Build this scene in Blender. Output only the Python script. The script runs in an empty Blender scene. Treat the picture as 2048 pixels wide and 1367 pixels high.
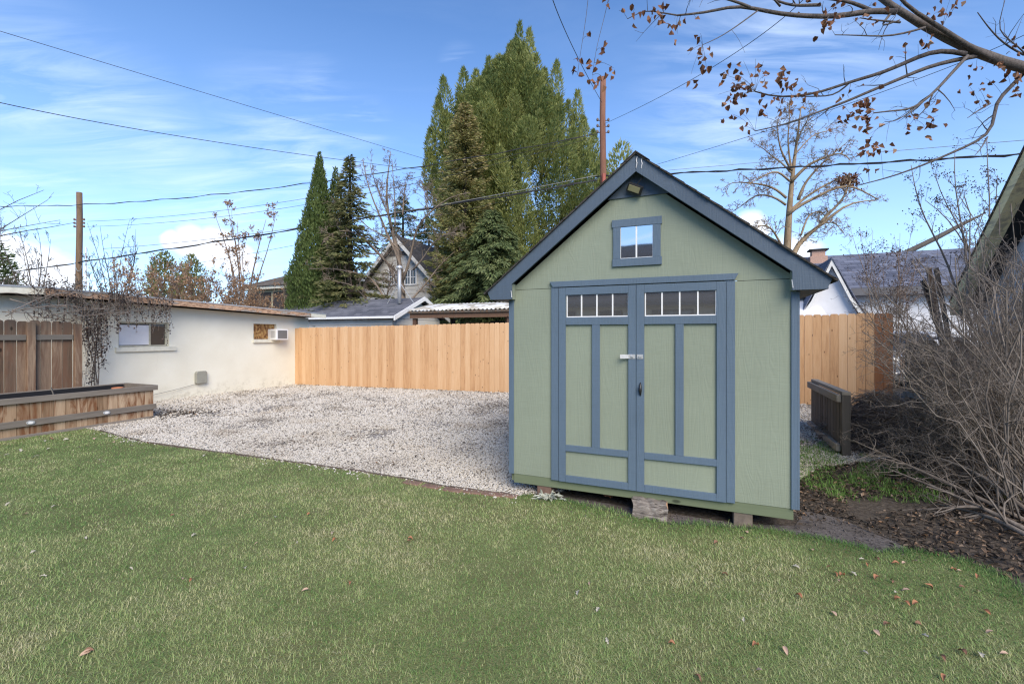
import bpy, math, random
import numpy as np
from mathutils import Vector, Matrix

random.seed(7)
RS = np.random.RandomState(11)
scene = bpy.context.scene
COL = scene.collection
TH = math.radians(22.75)            # the lot is turned by this much against the view
CT, ST = math.cos(TH), math.sin(TH)
LR = -TH
F, CX, CY, EYE = 910.0, 1024.0, 668.0, 1.57

def W(px, py, Z):                    # point at depth Z seen at a photo pixel
    return np.array(((px - CX) / F * Z, Z, EYE - (py - CY) * Z / F))
def G(px, py, z=0.0):                # ground point
    Z = F * (EYE - z) / (py - CY)
    return np.array(((px - CX) / F * Z, Z))
SHED_O = np.array((-0.01, 4.517))
FENCE_O = np.array((-6.772, 14.2))
def lot(O, u, v):
    return np.array((O[0] + u * CT + v * ST, O[1] - u * ST + v * CT))
def tolot(O, x, y):
    dx, dy = x - O[0], y - O[1]
    return dx * CT - dy * ST, dx * ST + dy * CT
VF = tolot(SHED_O, *FENCE_O)[1]
def gz(x, y):                        # the yard rises a little towards the back right
    u, _ = tolot(FENCE_O, x, y)
    _, v = tolot(SHED_O, x, y)
    t = np.clip(v / VF, 0, 1)
    t = t * t * (3 - 2 * t)
    return 0.0135 * np.clip(u, 0, 16) * t

# ------------------------------------------------------------------ mesh builder
class MB:
    def __init__(s):
        s.v = []; s.n = 0; s.l = []; s.s = []; s.r = []; s.mi = []
    def add(s, verts, faces, r=0.0, m=0):
        verts = np.asarray(verts, dtype=np.float32).reshape(-1, 3)
        faces = np.asarray(faces, dtype=np.int32)
        s.v.append(verts)
        s.l.append((faces + s.n).ravel())
        s.s.append(np.full(len(faces), faces.shape[1], dtype=np.int32))
        s.r.append(np.broadcast_to(np.asarray(r, dtype=np.float32), (len(faces),)).copy())
        s.mi.append(np.full(len(faces), m, dtype=np.int32))
        s.n += len(verts)
        return s
    def poly(s, pts, r=0.0, m=0):
        return s.add(pts, [list(range(len(pts)))], r, m)
    def hexa(s, c, r=None, m=0):      # 8 corners: bottom ring then top ring
        if r is None: r = random.random()
        return s.add(c, [(3, 2, 1, 0), (4, 5, 6, 7), (0, 1, 5, 4), (1, 2, 6, 5), (2, 3, 7, 6), (3, 0, 4, 7)], r, m)
    def box(s, x0, y0, z0, x1, y1, z1, r=None, m=0):
        return s.hexa([(x0, y0, z0), (x1, y0, z0), (x1, y1, z0), (x0, y1, z0),
                       (x0, y0, z1), (x1, y0, z1), (x1, y1, z1), (x0, y1, z1)], r, m)
    def prism(s, poly, axis, a, b, r=None, m=0):   # poly in the two other axes, extruded a..b along axis
        if r is None: r = random.random()
        n = len(poly)
        def pt(p, t):
            if axis == 'y': return (p[0], t, p[1])
            if axis == 'x': return (t, p[0], p[1])
            return (p[0], p[1], t)
        v = [pt(p, a) for p in poly] + [pt(p, b) for p in poly]
        base = s.n
        s.add(v, [(i, (i + 1) % n, (i + 1) % n + n, i + n) for i in range(n)], r, m)
        s.l.append(np.array(list(range(base, base + n))[::-1] + list(range(base + n, base + 2 * n)), dtype=np.int32))
        s.s.append(np.array([n, n], dtype=np.int32)); s.r.append(np.full(2, r, dtype=np.float32)); s.mi.append(np.full(2, m, dtype=np.int32))
        return s
    def beam(s, p, q, w, h, up=(0, 0, 1), r=None, m=0):
        p, q = np.array(p, float), np.array(q, float)
        d = q - p; d /= np.linalg.norm(d)
        a = np.cross(d, np.array(up, float)); a /= np.linalg.norm(a)
        b = np.cross(a, d)
        a *= w / 2; b *= h / 2
        return s.hexa([p - a - b, p + a - b, q + a - b, q - a - b, p - a + b, p + a + b, q + a + b, q - a + b], r, m)
    def tubes(s, P, R, sides=5, r=0.0, m=0, cap=True):
        P = np.asarray(P, float); R = np.asarray(R, float)
        if P.ndim == 2: P = P[None]; R = R[None]
        N, M, _ = P.shape
        T = np.empty_like(P)
        T[:, 1:-1] = P[:, 2:] - P[:, :-2]; T[:, 0] = P[:, 1] - P[:, 0]; T[:, -1] = P[:, -1] - P[:, -2]
        T /= np.linalg.norm(T, axis=2, keepdims=True) + 1e-9
        ref = np.array((0.31, 0.52, 0.17)); ref2 = np.array((-.8, .2, .56))
        mean = P[:, -1] - P[:, 0]; mean /= np.linalg.norm(mean, axis=1, keepdims=True) + 1e-9
        rr = np.where((np.abs(mean @ (ref / np.linalg.norm(ref))) > .8)[:, None], ref2, ref)
        A = np.cross(T, rr[:, None, :]); A /= np.linalg.norm(A, axis=2, keepdims=True) + 1e-9
        B = np.cross(T, A)
        ang = np.arange(sides) / sides * 2 * np.pi
        V = P[:, :, None, :] + R[:, :, None, None] * (np.cos(ang)[None, None, :, None] * A[:, :, None, :] + np.sin(ang)[None, None, :, None] * B[:, :, None, :])
        idx = np.arange(N * M * sides).reshape(N, M, sides)
        a = idx[:, :-1]; b = np.roll(idx, -1, 2)[:, :-1]; c = np.roll(idx, -1, 2)[:, 1:]; d = idx[:, 1:]
        fc = np.stack([a, b, c, d], -1).reshape(-1, 4)
        rv = np.repeat(np.broadcast_to(np.asarray(r, float), (N,)), (M - 1) * sides)
        base = s.n
        s.add(V.reshape(-1, 3), fc, rv, m)
        if cap:
            for e in (0, M - 1):
                ring = idx[:, e] + base
                s.l.append((ring if e else ring[:, ::-1]).ravel().astype(np.int32))
                s.s.append(np.full(N, sides, dtype=np.int32)); s.r.append(np.broadcast_to(np.asarray(r, np.float32), (N,)).copy()); s.mi.append(np.full(N, m, dtype=np.int32))
        return s
    def build(s, name, mats, parent=None, smooth=False, bevel=0.0):
        me = bpy.data.meshes.new(name)
        V = np.concatenate(s.v); L = np.concatenate(s.l); S = np.concatenate(s.s); R = np.concatenate(s.r); MI = np.concatenate(s.mi)
        me.vertices.add(len(V)); me.vertices.foreach_set('co', V.ravel())
        me.loops.add(len(L)); me.loops.foreach_set('vertex_index', L)
        me.polygons.add(len(S))
        st = np.zeros(len(S), dtype=np.int32); st[1:] = np.cumsum(S)[:-1]
        me.polygons.foreach_set('loop_start', st)
        at = me.attributes.new('rnd', 'FLOAT', 'FACE'); at.data.foreach_set('value', R)
        if not isinstance(mats, (list, tuple)): mats = [mats]
        for m in mats: me.materials.append(m)
        me.polygons.foreach_set('material_index', MI)
        me.update(calc_edges=True); me.validate()
        me.polygons.foreach_set('use_smooth', np.full(len(me.polygons), bool(smooth)))
        o = bpy.data.objects.new(name, me); COL.objects.link(o)
        if parent is not None: o.parent = parent
        if bevel:
            b = o.modifiers.new('edge', 'BEVEL'); b.width = bevel; b.segments = 2; b.limit_method = 'ANGLE'; b.angle_limit = 0.6
        return o

def tag(o, label, cat, group=None, kind=None):
    if label: o['label'] = label
    if cat: o['category'] = cat
    if group: o['group'] = group
    if kind: o['kind'] = kind
    return o
def thing(name, label, cat, loc=(0, 0, 0), rz=0.0, group=None):
    o = bpy.data.objects.new(name, None); COL.objects.link(o)
    o.empty_display_size = 0.2
    o.location = tuple(float(c) for c in loc); o.rotation_euler = (0, 0, rz)
    return tag(o, label, cat, group)

# ------------------------------------------------------------------ materials
class NT:
    def __init__(s, name):
        s.m = bpy.data.materials.new(name); s.m.use_nodes = True
        s.t = s.m.node_tree; s.b = s.t.nodes['Principled BSDF']
        s.b.inputs['Roughness'].default_value = 0.75
    def n(s, ty, ins=None, **pr):
        x = s.t.nodes.new(ty)
        for k, v in pr.items(): setattr(x, k, v)
        for k, v in (ins or {}).items():
            i = x.inputs[k]
            if isinstance(v, bpy.types.NodeSocket): s.t.links.new(v, i)
            else: i.default_value = v
        return x
    def link(s, a, b): s.t.links.new(a, b)
    def obj(s): return s.n('ShaderNodeTexCoord').outputs['Object']
    def geo(s): return s.n('ShaderNodeNewGeometry').outputs['Position']
    def rnd(s): return s.n('ShaderNodeAttribute', attribute_name='rnd').outputs['Fac']
    def map(s, vec, scale=(1, 1, 1), loc=(0, 0, 0), rot=(0, 0, 0)):
        return s.n('ShaderNodeMapping', {'Vector': vec, 'Scale': scale, 'Location': loc, 'Rotation': rot}).outputs[0]
    def noise(s, vec, sc, det=4, rough=.55, out='Fac', dist=0.0):
        return s.n('ShaderNodeTexNoise', {'Vector': vec, 'Scale': sc, 'Detail': det, 'Roughness': rough, 'Distortion': dist}).outputs[out]
    def ramp(s, fac, stops, interp='LINEAR'):
        x = s.n('ShaderNodeValToRGB', {'Fac': fac}); cr = x.color_ramp; cr.interpolation = interp
        while len(cr.elements) < len(stops): cr.elements.new(0.5)
        for e, (p, c) in zip(cr.elements, stops):
            e.position = p
            e.color = (c, c, c, 1) if isinstance(c, (int, float)) else (*c, 1)
        return x.outputs[0]
    def mix(s, f, a, b, blend='MIX'):
        x = s.n('ShaderNodeMix', data_type='RGBA', blend_type=blend)
        for i, v in ((0, f), (6, a), (7, b)):
            if isinstance(v, bpy.types.NodeSocket): s.link(v, x.inputs[i])
            else: x.inputs[i].default_value = v if isinstance(v, (int, float)) else (*v, 1)
        return x.outputs[2]
    def math(s, op, a, b=0.0, clamp=False):
        return s.n('ShaderNodeMath', {0: a, 1: b}, operation=op, use_clamp=clamp).outputs[0]
    def off(s, vec, r, k=(37.1, 17.3, 91.7)):     # shift the pattern per board
        sc = s.n('ShaderNodeVectorMath', {0: k, 'Scale': r}, operation='SCALE').outputs[0]
        return s.n('ShaderNodeVectorMath', {0: vec, 1: sc}, operation='ADD').outputs[0]
    def out(s, col=None, rough=None, bump=None, bs=0.3, bd=0.01, spec=None, metal=None):
        if col is not None:
            if isinstance(col, bpy.types.NodeSocket): s.link(col, s.b.inputs['Base Color'])
            else: s.b.inputs['Base Color'].default_value = (*col, 1)
        if rough is not None:
            if isinstance(rough, bpy.types.NodeSocket): s.link(rough, s.b.inputs['Roughness'])
            else: s.b.inputs['Roughness'].default_value = rough
        if bump is not None:
            b = s.n('ShaderNodeBump', {'Height': bump, 'Strength': bs, 'Distance': bd}); s.link(b.outputs[0], s.b.inputs['Normal'])
        if spec is not None: s.b.inputs['Specular IOR Level'].default_value = spec
        if metal is not None: s.b.inputs['Metallic'].default_value = metal
        return s.m

def plain(name, c, rough=.6, metal=0.0, var=.12, sc=6.0, bs=.1):
    t = NT(name); o = t.obj()
    n = t.noise(o, sc, 5)
    c2 = tuple(min(1, x * (1 + var)) for x in c); c1 = tuple(x * (1 - var) for x in c)
    return t.out(t.ramp(n, [(.3, c1), (.7, c2)]), rough, t.noise(o, sc * 8, 3), bs, .003, metal=metal)

def painted_siding(name, c, axis=0):
    # embossed wood grain under paint: a cathedral grain running up, fine saw marks running across
    t = NT(name); o = t.obj(); r = t.rnd(); p = t.off(o, r)
    g = t.noise(t.map(p, (4, 4, .45)), 2.2, 2, .5, dist=.8)
    band = t.math('SINE', t.math('MULTIPLY', g, 60.0))
    fine = t.noise(t.map(p, (3.5, 3.5, 90)), 2.2, 3, .6)
    h = t.math('ADD', t.math('MULTIPLY', band, .20), t.math('MULTIPLY', fine, .75))
    big = t.noise(o, .9, 4)
    col = t.ramp(t.math('ADD', t.math('MULTIPLY', big, .7), t.math('MULTIPLY', fine, .3)),
                 [(.25, tuple(x * .84 for x in c)), (.75, tuple(x * 1.14 for x in c))])
    dirt = t.ramp(t.noise(t.map(o, (1, 1, .3)), 7, 5), [(.66, 0), (.82, .35)])
    col = t.mix(dirt, col, tuple(x * .72 for x in c))
    return t.out(col, .62, h, .5, .0032, spec=.35)

def wood(name, tones, grain='z', fine=60, knots=True, rough=.8, streak=None, bs=.35, cells=5.0, topdark=None, rv=.3):
    t = NT(name); o = t.obj(); r = t.rnd(); p = t.off(o, r)
    k = {'z': (1, 1, .07), 'x': (.07, 1, 1), 'y': (1, .07, 1)}[grain]
    q = t.map(p, k)
    g = t.noise(q, fine, 4, .6, dist=.6)
    b = t.noise(q, fine * .22, 3, .55, dist=1.0)
    f = t.math('ADD', t.math('MULTIPLY', g, .4), t.math('MULTIPLY', b, .35))
    f = t.math('ADD', f, t.math('ADD', t.math('MULTIPLY', r, rv), (.3 - rv) / 2))
    n = len(tones)
    col = t.ramp(f, [(.28 + .5 * i / max(1, n - 1), c) for i, c in enumerate(tones)])
    if streak:
        sm = t.ramp(t.noise(t.map(p, {'z': (1, 1, .16), 'x': (.16, 1, 1), 'y': (1, .16, 1)}[grain]), 7, 5, .65, dist=.9), [(.48, 0), (.60, .9)])
        col = t.mix(sm, col, streak)
    if topdark:
        x = t.n('ShaderNodeSeparateXYZ', {0: o}); st = t.ramp(t.math('ADD', x.outputs[2], t.math('MULTIPLY', b, .5)), [(0, 0), (1, 0)])
        zz = t.math('MULTIPLY', t.math('SUBTRACT', t.math('ADD', x.outputs[2], t.math('MULTIPLY', b, .8)), topdark), 2.2, True)
        col = t.mix(t.math('MULTIPLY', zz, .8), col, (.055, .048, .042))
    if knots:
        kk = {'z': (1, 1, .45), 'x': (.45, 1, 1), 'y': (1, .45, 1)}[grain]
        v = t.n('ShaderNodeTexVoronoi', {'Vector': t.map(p, kk), 'Scale': cells}).outputs['Distance']
        kn = t.ramp(v, [(.05, .85), (.1, 0)])
        col = t.mix(kn, col, tuple(x * .28 for x in tones[0]))
    return t.out(col, rough, g, bs, .003, spec=.25)

def shingle(name, c0, c1, ax='x', w=.3, h=.14, pk=1.4):
    t = NT(name); o = t.obj()
    x = t.n('ShaderNodeSeparateXYZ', {0: o})
    v = t.n('ShaderNodeCombineXYZ', {0: x.outputs[0 if ax == 'x' else 1], 1: t.math('MULTIPLY', x.outputs[2], pk)}).outputs[0]
    br = t.n('ShaderNodeTexBrick', {'Vector': v, 'Color1': (*c0, 1), 'Color2': (*c1, 1), 'Mortar': (*[q * .35 for q in c0], 1), 'Scale': 1.0,
             'Mortar Size': .008, 'Mortar Smooth': .3, 'Bias': 0.0, 'Brick Width': w, 'Row Height': h})
    sp = t.noise(o, 60, 3); bl = t.noise(o, 1.1, 4)
    col = t.mix(.5, br.outputs['Color'], t.ramp(sp, [(.3, .25), (.7, .8)]), 'OVERLAY')
    col = t.mix(t.ramp(bl, [(.45, 0), (.75, .4)]), col, tuple(q * 1.5 for q in c1))
    return t.out(col, .9, br.outputs['Fac'], -.5, .01, spec=.2)

def leafy(name, stops, rough=.65, trans=0.25):
    t = NT(name); r = t.rnd()
    c = t.ramp(r, stops)
    t.out(c, rough, spec=.25)
    if trans:
        tr = t.n('ShaderNodeBsdfTranslucent', {'Color': c})
        mx = t.n('ShaderNodeMixShader', {0: trans, 1: t.b.outputs[0], 2: tr.outputs[0]})
        t.link(mx.outputs[0], t.t.nodes['Material Output'].inputs['Surface'])
    return t.m

def bark(name, c0, c1, sc=14, stretch=.25):
    t = NT(name); o = t.geo(); r = t.rnd()
    n = t.noise(t.map(o, (1, 1, stretch)), sc, 5, .65)
    f = t.math('ADD', t.math('MULTIPLY', n, .8), t.math('MULTIPLY', r, .25))
    return t.out(t.ramp(f, [(.3, c0), (.75, c1)]), .9, n, .5, .01, spec=.2)

M = {}
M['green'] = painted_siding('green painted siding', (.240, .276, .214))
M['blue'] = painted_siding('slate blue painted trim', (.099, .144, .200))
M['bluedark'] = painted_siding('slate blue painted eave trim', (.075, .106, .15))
M['rimgreen'] = wood('green painted rim lumber', [(.13, .16, .10), (.18, .21, .13)], 'x', 40, True)
M['white'] = plain('white vinyl', (.78, .78, .78), .4, var=.04)
M['shedroof'] = shingle('dark shed shingles', (.035, .032, .030), (.06, .055, .05), 'y', .3, .14, 1.55)
def glass(name, c, metal):
    t = NT(name); o = t.obj()
    return t.out(c, .03, t.noise(o, 3.0, 2), .02, .01, spec=.8, metal=metal)
M['glass'] = glass('window glass over a dark inside', (.44, .44, .45), .85)
M['glassbright'] = glass('reflective gable glass', (.62, .64, .66), .95)
M['glassdark'] = glass('dark house window glass', (.05, .055, .06), .3)
M['galv'] = plain('galvanised steel', (.5, .51, .52), .5, .5, .1, 30)
M['black'] = plain('black plastic', (.018, .018, .02), .4)
M['lens'] = plain('yellowed lamp lens', (.30, .27, .15), .3)
M['cedar'] = wood('new cedar pickets', [(.40, .21, .10), (.58, .345, .18), (.66, .425, .24), (.71, .485, .295)], 'z', 45, True, .75, bs=.25, cells=8.0, rv=.22)
M['cedarred'] = wood('red cedar end pickets', [(.26, .11, .05), (.36, .17, .08)], 'z', 45)
M['oldwood'] = wood('weathered brown fence boards', [(.05, .034, .024), (.17, .115, .08), (.34, .245, .17)], 'z', 40, True, .85, streak=(.15, .085, .055), bs=.5, topdark=1.85)
M['oldrail'] = wood('weathered grey rails', [(.09, .08, .07), (.17, .155, .135)], 'y', 40, True, .85, bs=.5)
M['planter'] = wood('stained planter boards', [(.13, .075, .04), (.34, .23, .145), (.54, .41, .285)], 'z', 34, True, .82, streak=(.17, .07, .03), bs=.4)
M['planterrail'] = wood('grey planter rail', [(.11, .092, .078), (.20, .175, .15), (.30, .265, .23)], 'y', 40, False, .8, bs=.4)
M['darkwood'] = wood('blackened old boards', [(.055, .05, .045), (.13, .12, .11)], 'z', 40, True, .85, bs=.5)
M['darkrail'] = wood('silvered old rails', [(.16, .145, .125), (.32, .295, .255)], 'y', 45, True, .85, bs=.5)
M['greywood'] = wood('silver grey fence boards', [(.07, .06, .05), (.14, .12, .10), (.20, .175, .145)], 'z', 40, True, .9, streak=(.13, .08, .05), bs=.5)
M['soil'] = plain('planter soil', (.03, .024, .02), .95, 0, .5, 30, .6)
M['terracotta'] = plain('terracotta', (.42, .16, .08), .8)
def stucco():
    t = NT('off white stucco'); o = t.obj()
    n = t.noise(o, 90, 4); b = t.noise(o, 1.3, 5)
    col = t.ramp(b, [(.3, (.74, .71, .60)), (.7, (.82, .80, .70))])
    x = t.n('ShaderNodeSeparateXYZ', {0: o})
    low = t.math('MULTIPLY', t.ramp(t.noise(o, 6, 6, .7), [(.5, 0), (.68, 1)]), t.ramp(x.outputs[2], [(0.08, .5), (.4, 0)]))
    col = t.mix(low, col, (.33, .29, .21))
    st = t.ramp(t.noise(t.map(o, (1, 2.2, .6)), 3.0, 6, .7), [(.62, 0), (.75, .22)])
    col = t.mix(st, col, (.58, .55, .45))
    return t.out(col, .9, n, .5, .006, spec=.2)
M['stucco'] = stucco()
M['sill'] = plain('cream painted concrete', (.68, .66, .56), .8, 0, .1, 12, .3)
def fascia():
    t = NT('peeling fascia board'); o = t.obj()
    a = t.noise(t.map(o, (1, .22, 1)), 9, 4, .65); c = t.noise(t.map(o, (1, .5, 1)), 22, 4)
    col = t.ramp(a, [(.34, (.22, .20, .18)), (.42, (.40, .37, .33)), (.455, (.16, .06, .025)), (.48, (.52, .33, .21)), (.55, (.58, .38, .25)), (.585, (.14, .05, .02)), (.62, (.50, .32, .20))])
    col = t.mix(t.math('MULTIPLY', c, .3), col, (.3, .25, .2))
    return t.out(col, .85, c, .4, .004)
M['fascia'] = fascia()
M['roofmetal'] = plain('pale metal roof edge', (.55, .58, .62), .45, .4, .08, 3)
def panelosb():
    t = NT('strand board panel'); o = t.obj()
    v = t.n('ShaderNodeTexVoronoi', {'Vector': t.map(o, (1, 30, 14)), 'Scale': 1.0}).outputs['Color']
    f = t.n('ShaderNodeSeparateColor', {0: v}).outputs[0]
    return t.out(t.ramp(f, [(.1, (.16, .065, .02)), (.5, (.36, .18, .06)), (.9, (.50, .30, .11))]), .8)
M['osb'] = panelosb()
M['whitepanel'] = plain('white board', (.74, .74, .78), .6, 0, .04, 2)
M['brownframe'] = plain('cream window frame', (.50, .47, .37), .7, var=.3)
M['boxgrey'] = plain('grey green plastic box', (.29, .29, .25), .6)
M['poletimber'] = wood('weathered pole timber', [(.13, .085, .055), (.24, .165, .11), (.33, .25, .18)], 'z', 30, False, .9, bs=.6)
M['poletimberred'] = wood('reddish pole timber', [(.16, .075, .05), (.28, .145, .10), (.36, .21, .15)], 'z', 30, False, .9, bs=.6)
M['wire'] = plain('black cable', (.022, .022, .025), .6)
M['wiregrey'] = plain('bare aluminium cable', (.22, .22, .22), .5)
M['ceramic'] = plain('insulator glaze', (.16, .12, .1), .3)
# ------------------------------------------------------------------ layout solvers
def onx(px, py, O, x=0.0):            # where the sight line meets the lot plane u = x: (v, z, depth)
    k = (px - CX) / F; ox, oy = O[0] + x * CT, O[1] - x * ST
    t = (k * oy - ox) / (ST - k * CT); Z = oy + t * CT
    return t, EYE - (py - CY) * Z / F, Z
def ony(px, py, O, y=0.0):            # where it meets the lot plane v = y: (u, z, depth)
    k = (px - CX) / F; ox, oy = O[0] + y * ST, O[1] + y * CT
    u = (k * oy - ox) / (CT + k * ST); Z = oy - u * ST
    return u, EYE - (py - CY) * Z / F, Z

# ------------------------------------------------------------------ camera, sun, sky
cam = bpy.data.cameras.new('camera'); co = bpy.data.objects.new('camera', cam); COL.objects.link(co)
co.location = (0, 0, EYE); co.rotation_euler = (math.radians(90), 0, 0)
cam.sensor_width = 36; cam.lens = 36 * F / 2048; cam.shift_y = -(683.5 - CY) / 2048
cam.clip_start = 0.05; cam.clip_end = 2000
scene.camera = co

SUN_EL, SUN_AZ = math.radians(38), math.radians(164)      # azimuth clockwise from +Y: behind the camera
sd = Vector((math.sin(SUN_AZ) * math.cos(SUN_EL), math.cos(SUN_AZ) * math.cos(SUN_EL), math.sin(SUN_EL)))
sl = bpy.data.lights.new('sun', 'SUN'); sl.energy = 3.0; sl.angle = math.radians(42); sl.color = (1, .87, .68)
so = bpy.data.objects.new('sun', sl); COL.objects.link(so); so.rotation_euler = sd.to_track_quat('Z', 'Y').to_euler()
so.location = (0, -20, 40)

world = bpy.data.worlds.new('World'); scene.world = world; world.use_nodes = True
wt = world.node_tree; wt.nodes.clear()
class WN(NT):
    def __init__(s, t): s.t = t
w = WN(wt)
sky = w.n('ShaderNodeTexSky', sky_type='NISHITA', sun_disc=False, sun_elevation=SUN_EL, sun_rotation=SUN_AZ, altitude=800, air_density=1.0, dust_density=.15, ozone_density=5.0)
D = w.n('ShaderNodeTexCoord').outputs['Generated']
xyz = w.n('ShaderNodeSeparateXYZ', {0: D})
den = w.math('ADD', w.math('MAXIMUM', xyz.outputs[2], 0.0), .12)
pl = w.n('ShaderNodeCombineXYZ', {0: w.math('DIVIDE', xyz.outputs[0], den), 1: w.math('DIVIDE', xyz.outputs[1], den), 2: 0.0}).outputs[0]
wispy = w.noise(w.map(pl, (.55, 1.7, 1), rot=(0, 0, .5)), 1.9, 9, .62, dist=.5)
thin = w.ramp(wispy, [(.5, 0), (.8, .5)])
def dirpx(px, py): v = Vector(((px - CX) / F, 1, -(py - CY) / F)); return v.normalized()
def blob(px, py, r):                                   # a soft region of the sky round a direction
    d = w.n('ShaderNodeVectorMath', {0: D, 1: tuple(dirpx(px, py))}, operation='DISTANCE').outputs['Value']
    return w.ramp(d, [(0, 1), (min(.99, r), 0)], 'EASE')
puff = w.noise(w.map(D, (1, 1, 1.5)), 16, 8, .55)
cum = None
for px, py, r in ((385, 485, .062), (425, 492, .07), (345, 480, .035), (1500, 460, .06), (1590, 510, .08), (60, 570, .12), (10, 500, .05), (480, 520, .06)):
    b = blob(px, py, r)
    cum = b if cum is None else w.math('MAXIMUM', cum, b)
cumf = w.ramp(w.math('ADD', w.math('MULTIPLY', cum, .9), w.math('MULTIPLY', puff, .55)), [(.60, 0), (.90, .95)])
streak = None
wsp2 = w.noise(w.map(pl, (.5, 2.2, 1), rot=(0, 0, .35)), 3.2, 8, .6, dist=.8)
for px, py, r in ((640, 195, .085), (725, 245, .07), (920, 135, .05), (60, 180, .16), (190, 235, .16), (300, 280, .13), (600, 320, .22), (1440, 225, .22), (1560, 110, .3), (450, 410, .2), (60, 400, .14)):
    b = blob(px, py, r)
    streak = b if streak is None else w.math('MAXIMUM', streak, b)
stf = w.math('MULTIPLY', streak, w.ramp(wsp2, [(.40, 0), (.78, .60)]))
back = w.math('MULTIPLY', w.math('MAXIMUM', w.math('MULTIPLY', xyz.outputs[1], -1.0), 0.0), 1.6)
allc = w.math('MAXIMUM', w.math('MULTIPLY', thin, w.math('ADD', back, .10)), stf)
hz = w.ramp(xyz.outputs[2], [(0.0, .62), (.14, .34), (.35, .10), (.6, 0.0)])
blue = w.mix(1.0, sky.outputs[0], (.78, .95, 1.08), 'MULTIPLY')
c1 = w.mix(hz, blue, (4.6, 5.9, 8.0))
c1 = w.mix(allc, c1, (4.6, 5.4, 6.7))
c2 = w.mix(cumf, c1, (5.6, 5.9, 6.5))
bg = w.n('ShaderNodeBackground', {'Color': c2, 'Strength': 0.145})
wo = w.n('ShaderNodeOutputWorld', {'Surface': bg.outputs[0]})

scene.view_settings.view_transform = 'Standard'; scene.view_settings.look = 'None'
scene.view_settings.exposure = 0.7; scene.view_settings.gamma = 1.0
scene.cycles.max_bounces = 6; scene.cycles.diffuse_bounces = 3; scene.cycles.transmission_bounces = 4
scene.cycles.use_denoising = True
scene.cycles.denoiser = 'OPENIMAGEDENOISE'; scene.cycles.denoising_input_passes = 'RGB_ALBEDO_NORMAL'; scene.cycles.denoising_prefilter = 'NONE'
scene.cycles.filter_width = 1.25

# ------------------------------------------------------------------ ground
def vn(x, y, f, seed=0):              # smooth value noise, 0..1
    x = np.asarray(x) * f + seed * 17.3; y = np.asarray(y) * f - seed * 9.1
    xi = np.floor(x); yi = np.floor(y); u = x - xi; v = y - yi
    u = u * u * (3 - 2 * u); v = v * v * (3 - 2 * v)
    def h(a, b): return np.modf(np.abs(np.sin(a * 127.1 + b * 311.7 + seed * 3.7) * 43758.5453))[0]
    return (h(xi, yi) * (1 - u) + h(xi + 1, yi) * u) * (1 - v) + (h(xi, yi + 1) * (1 - u) + h(xi + 1, yi + 1) * u) * v
def fbm(x, y, f, seed=0):
    return (vn(x, y, f, seed) * .5 + vn(x, y, f * 2.1, seed + 1) * .3 + vn(x, y, f * 4.3, seed + 2) * .2)
def inside(px, py, poly):
    c = np.zeros(len(px), bool); n = len(poly)
    for i in range(n):
        x0, y0 = poly[i]; x1, y1 = poly[(i + 1) % n]
        if y0 == y1: continue
        k = ((y0 > py) != (y1 > py)) & (px < (x1 - x0) * (py - y0) / (y1 - y0) + x0)
        c ^= k
    return c
def polydist(px, py, line):           # distance to an open polyline
    d = np.full(len(px), 1e9)
    for (x0, y0), (x1, y1) in zip(line[:-1], line[1:]):
        ex, ey = x1 - x0, y1 - y0; L2 = ex * ex + ey * ey + 1e-12
        t = np.clip(((px - x0) * ex + (py - y0) * ey) / L2, 0, 1)
        d = np.minimum(d, np.hypot(px - x0 - t * ex, py - y0 - t * ey))
    return d

def soilmat():
    t = NT('dark garden soil'); o = t.geo()
    a = t.noise(o, 1.2, 6, .6); b = t.noise(o, 24, 6, .7); c = t.noise(o, 5.5, 5, .6)
    col = t.ramp(b, [(.3, (.035, .028, .024)), (.55, (.10, .085, .072)), (.75, (.19, .165, .145))])
    col = t.mix(t.ramp(a, [(.45, 0), (.65, .5)]), col, (.085, .07, .055))
    return t.out(col, .95, t.math('ADD', b, c), .8, .03, spec=.15)
M['ground'] = soilmat()
def grid(xs, ys, f):
    X, Y = np.meshgrid(xs, ys); V = np.stack([X, Y, f(X, Y)], -1).reshape(-1, 3)
    n, m = len(ys), len(xs); i = np.arange(n * m).reshape(n, m)
    return V, np.stack([i[:-1, :-1], i[:-1, 1:], i[1:, 1:], i[1:, :-1]], -1).reshape(-1, 4)
far = np.array([-400, -150, -70, -40])
xs = np.concatenate([far, np.arange(-25, 25.1, .5), -far[::-1]]); ys = np.concatenate([far + 10, np.arange(-25, 40.1, .5), -far[::-1] + 20])
V, Fc = grid(xs, ys, lambda X, Y: gz(X, Y) - .012)
tag(MB().add(V, Fc).build('ground', M['ground'], smooth=True), None, None, kind='structure')

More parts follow.
